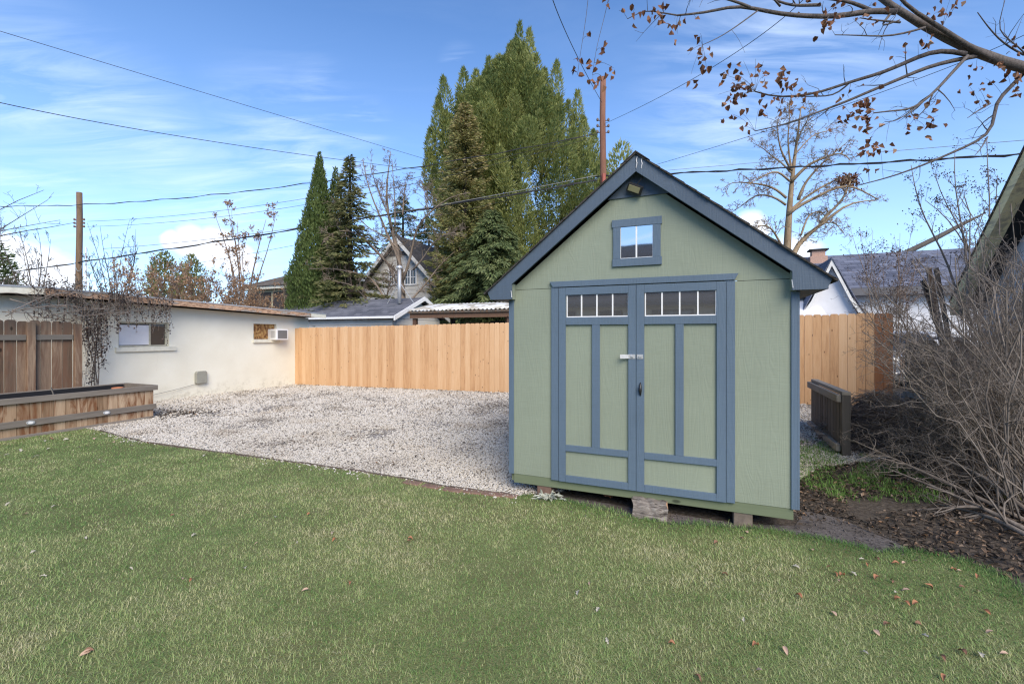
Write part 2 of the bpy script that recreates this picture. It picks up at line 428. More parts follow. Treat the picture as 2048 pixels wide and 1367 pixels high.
EDGE = [(200, 862), (250, 876), (300, 887), (450, 907), (600, 927), (700, 941), (800, 957), (900, 976), (1000, 988), (1032, 992)]
EDGEW = [tuple(G(*p)) for p in EDGE]
FRONT = [(1060, 988), (1110, 997), (1180, 1014), (1260, 1033), (1340, 1049), (1400, 1050), (1480, 1057), (1540, 1058), (1620, 1075), (1700, 1090), (1760, 1106), (1830, 1104), (1930, 1122), (2000, 1150), (2048, 1195)]
FRONTW = [tuple(G(*p)) for p in FRONT]
LAWN = EDGEW + FRONTW + [(3.25, 2.2), (3.9, 0), (4.5, -9), (-14, -9), (-14, 6), (-8.6, 5.2), (-7.3, 7.75)]
def lawnmat():
    t = NT('lawn thatch'); o = t.geo()
    a = t.noise(o, 1.6, 5); b = t.noise(o, 130, 3)
    col = t.ramp(b, [(.3, (.09, .115, .04)), (.7, (.24, .26, .12))])
    col = t.mix(t.ramp(a, [(.4, 0), (.65, .6)]), col, (.13, .125, .06))
    return t.out(col, .95, b, .8, .01, spec=.1)
M['thatch'] = lawnmat()
tag(MB().poly([(x, y, .004) for x, y in LAWN]).build('lawn', M['thatch']), None, None, kind='structure')

M['grass'] = leafy('grass blades', [(0, (.10, .205, .055)), (.3, (.25, .375, .125)), (.55, (.40, .47, .20)), (.8, (.56, .55, .30)), (1, (.66, .61, .40))], .6, .3)
def blades(x, y, ln, wd, rv, lean, zf=None):
    n = len(x); a = RS.uniform(0, 2 * np.pi, n)
    d = np.stack([np.cos(a), np.sin(a)], -1); q = np.stack([-d[:, 1], d[:, 0]], -1)
    z0 = (gz(x, y) if zf is None else zf) - .004
    B = np.stack([x, y, z0 * np.ones(n)], -1)
    le = lean * ln; hh = np.sqrt(np.maximum(ln ** 2 - le ** 2, 1e-6))
    def pt(fr, fh, sd_):
        P = B.copy(); P[:, :2] += d * (le * fr)[:, None] + q * (wd * sd_)[:, None]; P[:, 2] += hh * fh; return P
    V = np.stack([pt(0, 0, -.5), pt(0, 0, .5), pt(.35, .62, .42), pt(.35, .62, -.42), pt(1, 1, 0)], 1).reshape(-1, 3)
    b = np.arange(n)[:, None] * 5
    return V, b + np.array([[0, 1, 2, 3]]), b + np.array([[3, 2, 4]]), rv
def add_blades(mb, *a, **k):
    V, q, t, rv = blades(*a, **k)
    base = mb.n
    mb.add(V, q, rv)
    mb.l.append((t + base).ravel().astype(np.int32)); mb.s.append(np.full(len(t), 3, np.int32)); mb.r.append(rv.astype(np.float32)); mb.mi.append(np.zeros(len(t), np.int32))
gb = MB()
SHEDPOLY = [tuple(lot(SHED_O, u, v)) for u, v in ((-.05, .02), (2.5, .02), (2.5, 3.2), (-.05, 3.2))]
for z0, z1, dens, wf in ((1.75, 2.6, 19000, .85), (2.6, 3.6, 14000, 1.0), (3.6, 5.2, 9000, 1.3), (5.2, 7.9, 5600, 1.7)):
    area = (z1 - z0) * 2.6 * z1; n = int(dens * area)
    y = RS.uniform(z0, z1, n); x = RS.uniform(-1.3, 1.3, n) * z1
    k = (np.abs(x) < 1.22 * y + .25) & (inside(x, y, LAWN) | (polydist(x, y, EDGEW) < .055 * RS.rand(n) * fbm(x, y, 5, 77) * 2)| (polydist(x, y, FRONTW) < .09 * RS.rand(n) * fbm(x, y, 4, 78) * 2)) & ~inside(x, y, SHEDPOLY)
    x, y = x[k], y[k]; n = len(x)
    big = fbm(x, y, .8, 3); small = fbm(x, y, 5.5, 8)
    rv = .235 + .75 * (big - .5) + .7 * (small - .5) + np.abs(RS.normal(0, .24, n)) + .24 * RS.uniform(-1, 1, n)
    rim = polydist(x, y, FRONTW); rv -= .34 * np.exp(-(rim / .22) ** 2)
    rv += .16 * np.exp(-(((x + .3) / 2.2) ** 2 + ((y - 3.3) / 1.2) ** 2)) - .06 * (x < -3)
    ln = RS.uniform(.018, .042, n) * (1 + .5 * np.exp(-(rim / .12) ** 2)) * (.75 + .5 * big)
    add_blades(gb, x, y, ln, RS.uniform(.0022, .0036, n) * wf, np.clip(rv, 0, 1), RS.uniform(.55, .97, n))
tag(gb.build('grass', M['grass']), 'short winter lawn grass, green mixed with straw', 'grass', kind='stuff')

M['greengrass'] = leafy('lush grass blades', [(0, (.08, .18, .03)), (.5, (.16, .32, .07)), (1, (.30, .40, .15))], .55, .3)
PATCH = [tuple(G(*p)) for p in ((1592, 880), (1640, 895), (1700, 915), (1760, 932), (1830, 950), (1910, 985), (1900, 1010), (1800, 1008), (1740, 1004), (1690, 1008), (1640, 990), (1592, 975))]
gp = MB(); n = 52000
x = RS.uniform(2.2, 5.2, n); y = RS.uniform(3.8, 7.2, n)
k = inside(x, y, PATCH) & (fbm(x, y, 2.6, 21) + .5 * fbm(x, y, 9, 5) > .70); x, y = x[k], y[k]; n = len(x)
add_blades(gp, x, y, RS.uniform(.03, .085, n), RS.uniform(.0035, .006, n), RS.uniform(0, 1, n), RS.uniform(.4, .9, n))
tag(gp.build('grass_patch', M['greengrass']), 'bright green grass growing between the shed and the bare shrub', 'grass', kind='stuff')

# gravel -----------------------------------------------------------
FB = [tuple(lot(FENCE_O, u, -.03)) for u in (15.4, 10, 5, 0)]
GRAV = EDGEW + [tuple(lot(SHED_O, .35, .1)), tuple(lot(SHED_O, 1.0, .8)), tuple(lot(SHED_O, 2.55, 1.2)), tuple(lot(SHED_O, 3.0, 2.0)), tuple(lot(SHED_O, 4.3, 3.0)), tuple(lot(SHED_O, 6.5, 4.0))] + FB + [tuple(lot(FENCE_O, .0, -6.2)), (-7.6, 8.6), (-6.75, 8.45), (-7.2, 7.6)]
def gravmat(name, stones):
    t = NT(name); o = t.geo()
    dirt = t.ramp(t.noise(o, .9, 6, .62), [(.52, 0), (.68, .8)])
    if stones:
        col = t.ramp(t.rnd(), [(0, (.15, .135, .115)), (.12, (.32, .285, .245)), (.35, (.49, .455, .405)), (.7, (.575, .54, .485)), (1, (.65, .625, .58))])
        col = t.mix(t.math('MULTIPLY', dirt, .45), col, (.30, .23, .15))
        b = t.noise(o, 150, 3)
        return t.out(col, .9, b, .3, .002, spec=.2)
    v = t.n('ShaderNodeTexVoronoi', {'Vector': o, 'Scale': 38.0})
    f = t.n('ShaderNodeSeparateColor', {0: v.outputs['Color']}).outputs[0]
    col = t.ramp(f, [(0, (.22, .19, .16)), (.25, (.36, .33, .29)), (.6, (.50, .47, .43)), (1, (.62, .60, .57))])
    col = t.mix(t.ramp(v.outputs['Distance'], [(.25, 0), (.6, .75)]), col, (.10, .085, .07))
    col = t.mix(t.math('MULTIPLY', dirt, .7), col, (.22, .17, .11))
    return t.out(col, .95, v.outputs['Distance'], -.9, .02, spec=.1)
M['gravelbed'] = gravmat('gravel bed', False); M['stones'] = gravmat('gravel stones', True)
xs = np.arange(-11, 10, .06); ys = np.arange(3.8, 15.2, .06)
V, Fc = grid(xs, ys, lambda X, Y: gz(X, Y) + .003 + .012 * (fbm(X, Y, 1.5, 5) - .4))
cx = V[Fc].mean(1); Fc = Fc[inside(cx[:, 0], cx[:, 1], GRAV)]
u, ix = np.unique(Fc, return_inverse=True)
tag(MB().add(V[u], ix.reshape(-1, 4)).build('gravel_bed', M['gravelbed'], smooth=True), None, None, kind='structure')
ph = (1 + 5 ** .5) / 2
ICO = np.array([(-1, ph, 0), (1, ph, 0), (-1, -ph, 0), (1, -ph, 0), (0, -1, ph), (0, 1, ph), (0, -1, -ph), (0, 1, -ph), (ph, 0, -1), (ph, 0, 1), (-ph, 0, -1), (-ph, 0, 1)]) / math.hypot(1, ph)
ICF = np.array([(0, 11, 5), (0, 5, 1), (0, 1, 7), (0, 7, 10), (0, 10, 11), (1, 5, 9), (5, 11, 4), (11, 10, 2), (10, 7, 6), (7, 1, 8), (3, 9, 4), (3, 4, 2), (3, 2, 6), (3, 6, 8), (3, 8, 9), (4, 9, 5), (2, 4, 11), (6, 2, 10), (8, 6, 7), (9, 8, 1)])
def pebbles(mb, C, S, rv, flat=.62):
    n = len(C); a = RS.uniform(0, 2 * np.pi, n)
    P = ICO[None] * (1 + RS.uniform(-.22, .22, (n, 12, 1)))
    sc = np.stack([S * RS.uniform(.8, 1.35, n), S * RS.uniform(.65, 1.0, n), S * flat * RS.uniform(.8, 1.2, n)], -1)
    P = P * sc[:, None, :]
    tl = RS.normal(0, .35, n)[:, None]
    P[:, :, 2] += P[:, :, 0] * tl
    c, s_ = np.cos(a)[:, None], np.sin(a)[:, None]
    X = P[:, :, 0] * c - P[:, :, 1] * s_; Y = P[:, :, 0] * s_ + P[:, :, 1] * c
    V = np.stack([X, Y, P[:, :, 2]], -1) + C[:, None, :]
    Fx = (np.arange(n)[:, None, None] * 12 + ICF[None]).reshape(-1, 3)
    mb.add(V.reshape(-1, 3), Fx, np.repeat(rv, 20))
gv = MB()
for z0, z1, dens, size in ((4.2, 6.0, 4600, .0100), (6.0, 8.5, 2300, .0130), (8.5, 14.8, 760, .0190)):
    n = int(dens * (z1 - z0) * 18); x = RS.uniform(-10.5, 7.5, n); y = RS.uniform(z0, z1, n)
    k = (np.abs(x) < 1.2 * y) & inside(x, y, GRAV) & (fbm(x, y, 1.1, 5) < .66 + RS.uniform(-.1, .2, n)); x, y = x[k], y[k]; n = len(x)
    pebbles(gv, np.stack([x, y, gz(x, y) + RS.uniform(.004, .018, n)], -1), size * RS.uniform(.6, 1.25, n), np.clip(RS.normal(.60, .15, n) - .4 * (RS.uniform(0, 1, n) < .07) - .5 * np.clip(fbm(x, y, .9, 44) - .52, 0, 1) * 3, 0, 1))
n = 3000; t_ = RS.rand(n) * (len(EDGEW) - 1.001); i_ = t_.astype(int); f_ = t_ - i_; E_ = np.array(EDGEW); q_ = E_[i_] * (1 - f_)[:, None] + E_[i_ + 1] * f_[:, None] - np.stack([RS.normal(0, .02, n), np.abs(RS.exponential(.05, n))], -1)
k = RS.rand(n) < .55 * np.clip(fbm(q_[:, 0], q_[:, 1], 1.7, 12) - .42, 0, 1); q_ = q_[k]; n = len(q_); pebbles(gv, np.append(q_, np.full((n, 1), .012), 1), RS.uniform(.006, .014, n), np.clip(RS.normal(.6, .2, n), 0, 1))
tag(gv.build('gravel', M['stones']), 'loose pale washed gravel covering the side yard', 'gravel', kind='stuff')

# grey dirt beside and in front of the shed
def dirtmat():
    t = NT('grey trodden dirt'); o = t.geo()
    b = t.noise(o, 30, 6, .7); a = t.noise(o, 3, 5)
    col = t.ramp(b, [(.3, (.07, .062, .06)), (.6, (.15, .135, .13)), (.8, (.22, .20, .19))])
    return t.out(t.mix(t.ramp(a, [(.45, 0), (.7, .7)]), col, (.06, .05, .042)), .95, b, .6, .02, spec=.1)
M['dirt'] = dirtmat()
DP = [(1040, 985), (1100, 985), (1300, 1020), (1480, 1045), (1590, 1050), (1610, 1020), (1680, 1035), (1740, 1062), (1800, 1085), (1830, 1104), (1810, 1116), (1700, 1098), (1620, 1086), (1540, 1072), (1480, 1072), (1340, 1062), (1180, 1028), (1060, 996)]
tag(MB().poly([(*G(*p), -.004) for p in DP]).build('dirt_path', M['dirt']), None, None, kind='structure')

n = 5200; x = RS.uniform(-.2, 3.3, n); y = RS.uniform(3.0, 4.6, n); DPW = [tuple(G(*p)) for p in DP]
k = (inside(x, y, DPW) | (polydist(x, y, DPW) < .10 * fbm(x, y, 6, 9) + .02)) & ~inside(x, y, [tuple(lot(SHED_O, u, v)) for u, v in ((.0, .05), (2.44, .05), (2.44, 3), (0, 3))]); x, y = x[k], y[k]; n = len(x)
cl_ = MB(); pebbles(cl_, np.stack([x, y, RS.uniform(-.006, .006, n)], -1), RS.uniform(.002, .009, n), RS.rand(n), .6)
tag(cl_.build('dirt_clods', M['dirt'], smooth=True), 'small grey clods on the trodden dirt by the shed', 'dirt', kind='stuff')
# black plastic edging strip and half buried edging bricks
eb = MB(); pts = np.array([(*G(*p), .0) for p in EDGE])
for p, q in zip(pts[:-1], pts[1:]): eb.beam(p + (0, 0, .012), q + (0, 0, .004), .014, .03)
tag(eb.build('lawn_edging', plain('brown edging', (.11, .085, .07), .9, 0, .4, 9)), 'thin dark edging strip curving between the gravel and the lawn', 'edging')
M['brick'] = plain('edging brick', (.20, .12, .09), .9, 0, .3, 18, .5)
bl = [(826, 965, .25), (864, 972, .2), (906, 979, .15), (946, 983, .12), (984, 987, .1), (1014, 990, .05)]
bm = None
for i, (px, py, a) in enumerate(bl):
    x, y = G(px, py)
    if bm is None:
        o = MB().box(-.10, -.045, -.03, .10, .045, .03, .4).build('edging_brick', M['brick'], bevel=.006); bm = o
    else:
        o = bm.copy(); COL.objects.link(o)
    o.location = (x, y - .03, -.012); o.rotation_euler = (0.03 * (-1) ** i, 0, -.33 - a * .4)
    tag(o, ['half buried red brick in the lawn edging, the one farthest from the shed', 'half buried edging brick, second from the far end of the brick row',
            'half buried edging brick, third from the far end of the brick row', 'half buried edging brick, third from the shed corner',
            'half buried edging brick, next to the one at the shed corner', 'half buried edging brick nearest the shed corner'][i], 'brick', 'bricks edging the lawn by the shed')

# ------------------------------------------------------------------ the shed
shed = thing('garden_shed', 'green wooden garden shed with slate blue trim, double doors and a gable window', 'shed', (*SHED_O, 0), LR)
DEP = 3.05; WD = 2.44; HW = 1.22
b = MB()
b.prism([(.0, .195), (WD, .195), (WD, 2.005), (.0, 2.005)], 'y', 0, .015, .2)
sl_ = .795
b.prism([(.0, 2.009), (WD, 2.009), (HW, 2.009 + HW * sl_)], 'y', 0, .015, .7)
b.box(.0, .016, .195, .015, DEP, 2.02, .5); b.box(WD - .015, .016, .195, WD, DEP, 2.02, .4)
b.prism([(.016, .195), (WD - .016, .195), (WD - .016, 2.0), (HW, 2.97), (.016, 2.0)], 'y', DEP - .015, DEP, .6)
b.build('wall', M['green'], shed)
for x0, x1, xs0, xs1 in ((-.004, .034, -.018, -.004), (2.398, 2.441, 2.441, 2.455)):
    b = MB(); b.box(x0, -.014, .195, x1, .0, 1.908, x1); b.box(xs0, -.014, .195, xs1, .06, 1.908, .6)
    b.build('corner_trim', M['blue'], shed, bevel=.002)
b = MB(); b.box(.03, .004, .105, 2.415, .042, .193, .2); b.box(.0, .02, .12, .028, .06, .193, .8)
for x in (.03, .9, 1.55, 2.37): b.box(x, .044, .105, x + .04, DEP - .02, .192)
b.build('floor_rim', M['rimgreen'], shed, bevel=.003)
b = MB(); b.box(.424, -.02, .185, .497, 0, 2.012, .15); b.box(1.935, -.02, .185, 2.0, 0, 2.012, .35)
b.prism([(.441, 2.0145), (1.997, 2.0145), (2.026, 2.068), (.411, 2.068)], 'y', -.030, 0, .6)
b.build('door_frame', M['blue'], shed, bevel=.002)

def shed_door(x0, x1, w0, w1, sl0, sl1, m0, m1):
    d = MB().box(x0, -.006, .184, x1, 0, 2.006, random.random()).build('door', M['green'], shed)
    f = MB()
    f.box(x0, -.027, .184, sl0, -.006, 2.006); f.box(sl1, -.027, .184, x1, -.006, 2.006)
    for z0, z1 in ((.184, .246), (.474, .531), (1.657, 1.727), (1.936, 2.006)): f.box(sl0 + .0005, -.0268, z0, sl1 - .0005, -.006, z1)
    f.box(m0, -.0262, .5315, m1, -.006, 1.6565)
    f.build('door_panelling', M['blue'], d, bevel=.002)
    MB().box(w0, -.010, 1.728, w1, -.006, 1.935).build('window_pane', M['glass'], d)
    mu = MB(); zb = .009
    mu.box(w0, -.016, 1.7275, w1, -.010, 1.7275 + zb)
    for i in range(5):
        x = w0 + (w1 - w0) * i / 4
        a, c = (x, x + .009) if i == 0 else ((x - .009, x) if i == 4 else (x - .006, x + .006))
        mu.box(a, -.0158, 1.737, c, -.010, 1.9355)
    mu.build('muntin', M['white'], d)
    return d
dl = shed_door(.501, 1.2095, .574, 1.147, .566, 1.1435, .817, .889)
dr = shed_door(1.2135, 1.9315, 1.285, 1.862, 1.281, 1.862, 1.539, 1.606)
h = MB(); h.box(1.147, -.031, 1.352, 1.205, -.027, 1.392, .5); h.beam((1.148, -.034, 1.372), (1.078, -.062, 1.372), .004, .036, r=.6)
h.tubes([(1.150, -.034, 1.353), (1.150, -.034, 1.391)], [.004, .004], 6); h.tubes([(1.172, -.033, 1.372), (1.187, -.033, 1.372)], [.010, .010], 8)
h.build('hasp', M['galv'], dl)
h = MB(); h.box(1.218, -.031, 1.352, 1.272, -.027, 1.392, .5)
an = np.linspace(0, np.pi, 7); h.tubes(np.stack([1.245 + .011 * np.cos(an), -.031 - .024 * np.sin(an), 1.372 + 0 * an], -1), np.full(7, .0035), 6)
for sx, sz in ((1.224, 1.358), (1.266, 1.358), (1.224, 1.386), (1.266, 1.386)): h.tubes([(sx, -.031, sz), (sx, -.034, sz)], [.004, .003], 6)
h.build('staple', M['galv'], dr)
h = MB(); tt = np.linspace(0, 1, 9)
h.tubes(np.stack([1.250 + 0 * tt, -.030 - .018 * np.sin(tt * np.pi), 1.03 + .115 * tt], -1), .004 + .010 * np.sin(tt * np.pi) ** 1.2, 10)
h.build('door_handle', M['black'], dr, smooth=True)
h = MB().tubes([(1.25, -.045, 1.085), (1.25, -.053, 1.085)], [.008, .007], 10).build('keyhole', M['galv'], dr)

wf = MB(); wf.box(.998, -.020, 2.530, 1.428, 0, 2.598); wf.box(1.002, -.020, 2.177, 1.428, 0, 2.247)
wf.box(1.008, -.018, 2.2475, 1.073, 0, 2.5295); wf.box(1.353, -.018, 2.2475, 1.418, 0, 2.5295)
gw = wf.build('gable_window', M['blue'], shed, bevel=.002)
MB().box(1.0735, -.008, 2.2475, 1.3525, 0, 2.5295).build('window_pane', M['glassbright'], gw)
mu = MB(); mu.box(1.206, -.0125, 2.2475, 1.219, -.008, 2.5295)
mu.box(1.0735, -.012, 2.2475, 1.3525, -.008, 2.2515); mu.box(1.0735, -.0115, 2.252, 1.0765, -.008, 2.5295); mu.box(1.3495, -.0115, 2.252, 1.3525, -.008, 2.5295)
mu.build('muntin', M['white'], gw)
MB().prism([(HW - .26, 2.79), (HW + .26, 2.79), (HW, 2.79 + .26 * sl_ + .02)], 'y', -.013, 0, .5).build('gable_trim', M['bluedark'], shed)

for sgn, nm in ((-1, 'rake_board'), (1, 'rake_board')):
    P = [(0, 3.134), (0, 2.982), (1.17, 2.052), (1.17, 1.908), (1.395, 1.908), (1.43, 1.985)]
    P = [(HW + sgn * max(x, .0015), z) for x, z in P]
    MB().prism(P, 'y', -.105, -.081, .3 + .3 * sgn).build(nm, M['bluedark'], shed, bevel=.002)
    q = MB(); xa, xb = sorted((HW + sgn * 1.17, HW + sgn * 1.21))
    q.box(xa, -.0805, 1.909, xb, -.001, 2.06); q.build('eave_return', M['green'], shed)
    q = MB(); xa, xb = sorted((HW + sgn * 1.226, HW + sgn * 1.39))
    q.box(xa, -.080, 1.912, xb, DEP + .05, 1.926); xc, xd = sorted((HW + sgn * 1.391, HW + sgn * 1.410)); q.box(xc, -.080, 1.912, xd, DEP + .05, 1.99)
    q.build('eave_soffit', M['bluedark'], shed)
    # roof slab with ragged shingle courses
    nx, nz = sgn * sl_, 1.0; L = math.hypot(nx, nz)
    rf = MB()
    for k in range(15):
        ta, tb = k / 15, (k + 1) / 15
        xa_, xb_ = ta * 1.452, tb * 1.452 + .004
        za, zb = 3.143 - xa_ * .803, 3.143 - xb_ * .803
        rf.prism([(HW + sgn * (xa_ + .0), za - .012), (HW + sgn * xb_, zb - .013), (HW + sgn * (xb_ + .006), zb + .003), (HW + sgn * xa_, za + .0)], 'y', -.118 - random.uniform(0, .012), DEP + .08, random.random())
    rf.build('roof', M['shedroof'], shed)
rc = MB()
for k in range(12):
    y0 = -.128 + k * .27
    rc.prism([(HW - .12, 3.055), (HW - .115, 3.063), (HW, 3.157), (HW + .115, 3.063), (HW + .12, 3.055), (HW, 3.145)], 'y', y0, y0 + .272)
rc.build('ridge_cap', M['shedroof'], shed)
for x, z in ((HW + .002, 3.06), (HW + .045, 3.05)): MB().tubes([(x, -.108, z - .05), (x + .008, -.109, z - .01), (x + .002, -.108, z + .02), (x + .01, -.108, z + .045)], [.002, .0035, .003, .002], 6).build('drip', M['white'], shed)
for sx in (-1.17, 1.17): MB().tubes([(HW + sx + .004, -.107, 1.925), (HW + sx - .004, -.108, 1.99)], [.004, .003], 6).build('hook', M['galv'], shed)

fl = thing('flood_light', 'black solar flood light tilted under the peak of the shed gable', 'flood light', (*lot(SHED_O, 1.205, -.06), 2.845), LR)
fl.rotation_euler = (math.radians(28), math.radians(26), LR)
MB().box(-.068, -.018, -.04, .068, .018, .04).build('housing', M['black'], fl, bevel=.006)
MB().box(-.054, -.022, -.024, .050, -.018, .028).build('lens', M['lens'], fl, bevel=.003)
MB().tubes([(0, .01, .03), (.015, .03, .08), (.02, .055, .12)], [.006, .006, .006], 6).build('bracket', M['black'], fl)

# what the shed stands on, and the log step
M['block'] = plain('red brown concrete block', (.17, .105, .08), .9, 0, .25, 20, .5)
M['blockg'] = plain('grey brown block', (.16, .13, .105), .9, 0, .25, 20, .5)
for x0, x1, z1, mm, lb in ((.27, .41, .104, 'block', 'reddish block under the left front corner of the shed'), (1.99, 2.13, .104, 'blockg', 'grey brown block under the right front corner of the shed')):
    t = thing('support_block', lb, 'block', (*lot(SHED_O, x0, .0), 0), LR, 'blocks carrying the shed')
    MB().box(0, .012, -.05, x1 - x0, .2, z1).build('block', M[mm], t, bevel=.006)
def barkmat():
    t = NT('furrowed log bark'); o = t.obj()
    n = t.noise(t.map(o, (.18, 1, 1)), 34, 5, .6, dist=1.2)
    return t.out(t.ramp(n, [(.36, (.035, .028, .024)), (.5, (.19, .165, .145)), (.7, (.34, .31, .28))]), .9, n, 1.0, .02)
M['logbark'] = barkmat(); M['logend'] = plain('cut log wood', (.34, .21, .13), .85, 0, .25, 25)
lg = thing('split_log', 'chunk of split log with furrowed bark used as a step below the shed doors', 'log', (*lot(SHED_O, 1.18, -.13), .0), LR + .05)
q = MB(); P = [(-.03, -.01), (.0, .09), (.05, .125), (.12, .135), (.17, .125), (.20, .02), (.18, -.02)]
n = len(P); segs = 9
rows = []
for i in range(segs):
    xx = .012 + .285 * i / (segs - 1)
    rows.append([(xx + .012 * math.sin(j * 2.1), y + .004 * math.sin(i * 1.7 + j), z * (1 - .10 * i / segs) + .006 * math.sin(i * 2.3 + j * 1.3)) for j, (y, z) in enumerate(P)])
idx = np.arange(segs * n).reshape(segs, n)
q.add(np.array(rows).reshape(-1, 3), np.stack([idx[:-1], np.roll(idx, -1, 1)[:-1], np.roll(idx, -1, 1)[1:], idx[1:]], -1).reshape(-1, 4)[:, ::-1])
q.build('bark', M['logbark'], lg, smooth=False)
for rw in (rows[0], rows[-1][::-1]): MB().poly(rw).build('cut_end', M['logend'], lg)
# ------------------------------------------------------------------ white stucco outbuilding on the left
BO = FENCE_O.copy()
bld = thing('stucco_building', 'low white stucco outbuilding with a peeling wooden roof edge', 'building', (*BO, 0), LR)
CORN = onx(617, 636, BO)[0]; PK = onx(87, 572, BO, .35)[0]; ZP, ZE = 2.46, 2.24
YE = PK - (.87 - PK)                         # near eave, mirror of the far one
SLP = (ZP - ZE) / (.87 - PK)
W1 = (onx(237, 643, BO)[0], onx(338, 692, BO)[0], 1.285, 1.842); W2 = (onx(507, 647, BO)[0], onx(553, 678, BO)[0], 1.425, 1.867)
def wall_x(mb, x, y0, y1, z0, z1, holes, top=None):       # wall facing +x with rectangular holes, top given as a function
    ys = sorted({y0, y1, *[h[0] for h in holes], *[h[1] for h in holes], *([PK] if y0 < PK < y1 else [])})
    for a, c in zip(ys[:-1], ys[1:]):
        zs = [z0]; hs = [h for h in holes if h[0] <= a + 1e-6 and h[1] >= c - 1e-6]
        for h in hs: zs += [h[2], h[3]]
        for i in range(0, len(zs), 2):
            lo = zs[i]
            if i + 1 < len(zs): mb.poly([(x, a, lo), (x, c, lo), (x, c, zs[i + 1]), (x, a, zs[i + 1])])
            else: mb.poly([(x, a, lo), (x, c, lo), (x, c, top(c)), (x, a, top(a))])
    for a, c, lo, hi in holes:
        d = .11
        mb.poly([(x, a, lo), (x, c, lo), (x - d, c, lo), (x - d, a, lo)]); mb.poly([(x, c, hi), (x, a, hi), (x - d, a, hi), (x - d, c, hi)])
        mb.poly([(x, a, hi), (x, a, lo), (x - d, a, lo), (x - d, a, hi)]); mb.poly([(x, c, lo), (x, c, hi), (x - d, c, hi), (x - d, c, lo)])
topf = lambda y: ZP - .165 - abs(y - PK) * SLP
b = MB(); Y0 = YE + .35
wall_x(b, 0, Y0, CORN, -.05, 2.2, [W1, W2], topf)
b.poly([(0, CORN, -.05), (-5, CORN, -.05), (-5, CORN, topf(CORN)), (0, CORN, topf(CORN))])
b.poly([(-5, Y0, -.05), (0, Y0, -.05), (0, Y0, topf(Y0)), (-5, Y0, topf(Y0))])
b.poly([(-5, CORN, -.05), (-5, Y0, -.05), (-5, Y0, topf(Y0)), (-5, PK, topf(PK)), (-5, CORN, topf(CORN))])
b.build('wall', M['stucco'], bld)
rb = MB()
def rz_(y): return ZP - abs(y - PK) * SLP
for a, c in ((YE, PK), (PK, .87)):
    rb.hexa([(-5.3, a, rz_(a) - .125), (.37, a, rz_(a) - .125), (.37, c, rz_(c) - .125), (-5.3, c, rz_(c) - .125), (-5.3, a, rz_(a) - .03), (.37, a, rz_(a) - .03), (.37, c, rz_(c) - .03), (-5.3, c, rz_(c) - .03)], .5)
rb.build('roof', M['oldrail'], bld)
fb = MB()
def fpiece(a, c, r):
    fb.hexa([(.372, a, rz_(a) - .15), (.395, a, rz_(a) - .15), (.395, c, rz_(c) - .15), (.372, c, rz_(c) - .15), (.372, a, rz_(a) - .022), (.395, a, rz_(a) - .022), (.395, c, rz_(c) - .022), (.372, c, rz_(c) - .022)], r)
fpiece(PK, .26, .3)
fb.build('fascia', M['fascia'], bld)
for a, c in ((.262, .87), (YE, PK - .003)):
    fb = MB(); fpiece(a, c, .5); fb.build('painted_fascia', M['sill'], bld)
mb = MB()
for a, c in ((YE - .01, PK), (PK, .88)):
    mb.hexa([(-5.3, a, rz_(a) - .028), (.405, a, rz_(a) - .028), (.405, c, rz_(c) - .028), (-5.3, c, rz_(c) - .028), (-5.3, a, rz_(a)), (.41, a, rz_(a)), (.41, c, rz_(c)), (-5.3, c, rz_(c))], .5)
mb.build('roof_covering', M['roofmetal'], bld)
# first window: board behind the left half, dark right half
wn = MB(); a, c, lo, hi = W1; t_ = .035
for r in ((a, lo, a + t_, hi), (c - t_ * 1.3, lo, c, hi), (a + t_, hi - t_, c - t_ * 1.3, hi), (a + t_, lo, c - t_ * 1.3, lo + t_)):
    wn.box(-.10, r[0], r[1], -.055, r[2], r[3])
dv = onx(302, 680, BO)[0]
wn.box(-.095, dv, lo + t_, -.065, dv + .03, hi - t_)
w1 = wn.build('window', M['brownframe'], bld)
MB().box(-.092, a + t_, lo + t_ + .01, -.08, dv, hi - t_ - .03).build('board', M['whitepanel'], w1)
MB().box(-.094, dv + .03, lo + t_, -.086, c - t_ * 1.3, hi - t_).build('window_pane', M['glassdark'], w1)
MB().poly([(-.11, a, lo), (-.11, c, lo), (-.11, c, hi), (-.11, a, hi)]).build('backing', M['black'], w1)
def sill(y0, y1, z0, z1): return MB().box(-.10, y0, z0, .055, y1, z1).build('window_sill', M['sill'], bld, bevel=.006)
sill(onx(230, 700, BO)[0], onx(352, 700, BO)[0] - .02, W1[2] - .105, W1[2])
a, c, lo, hi = W2
MB().box(-.10, a, lo, -.085, c, hi).build('board', M['osb'], bld)['label'] = 'strand board panel filling the small window'
sill(onx(505, 682, BO)[0], onx(560, 682, BO)[0] - .05, W2[2] - .10, W2[2])
y0 = onx(529, 668, BO)[0] + .18; y1 = y0 + .42
ac = thing('air_conditioner', 'white window air conditioner in the small boarded window of the stucco building', 'air conditioner', (*lot(BO, .04, (y0 + y1) / 2), 1.40), LR)
h_ = (y1 - y0) / 2
MB().box(-.14, -h_, 0, .22, h_, .32).build('casing', M['white'], ac, bevel=.012)
q = MB(); q.box(.221, -h_ + .05, .04, .226, h_ - .05, .285, .5); q.build('grille', plain('dark coil grille', (.16, .16, .16), .6), ac)
q = MB()
for i in range(4): q.box(.0 + i * .05, -h_ - .003, .06, .03 + i * .05, -h_ - .0005, .27)
q.build('side_vent', plain('grey side louvre', (.32, .32, .32), .6), ac)
y0, z0 = onx(389, 752, BO)[:2]; y1 = onx(410, 752, BO)[0]
jb = thing('junction_box', 'grey green plastic utility box low on the white stucco wall', 'utility box', (*lot(BO, 0, (y0 + y1) / 2), .33), LR)
q = MB(); hw = .135
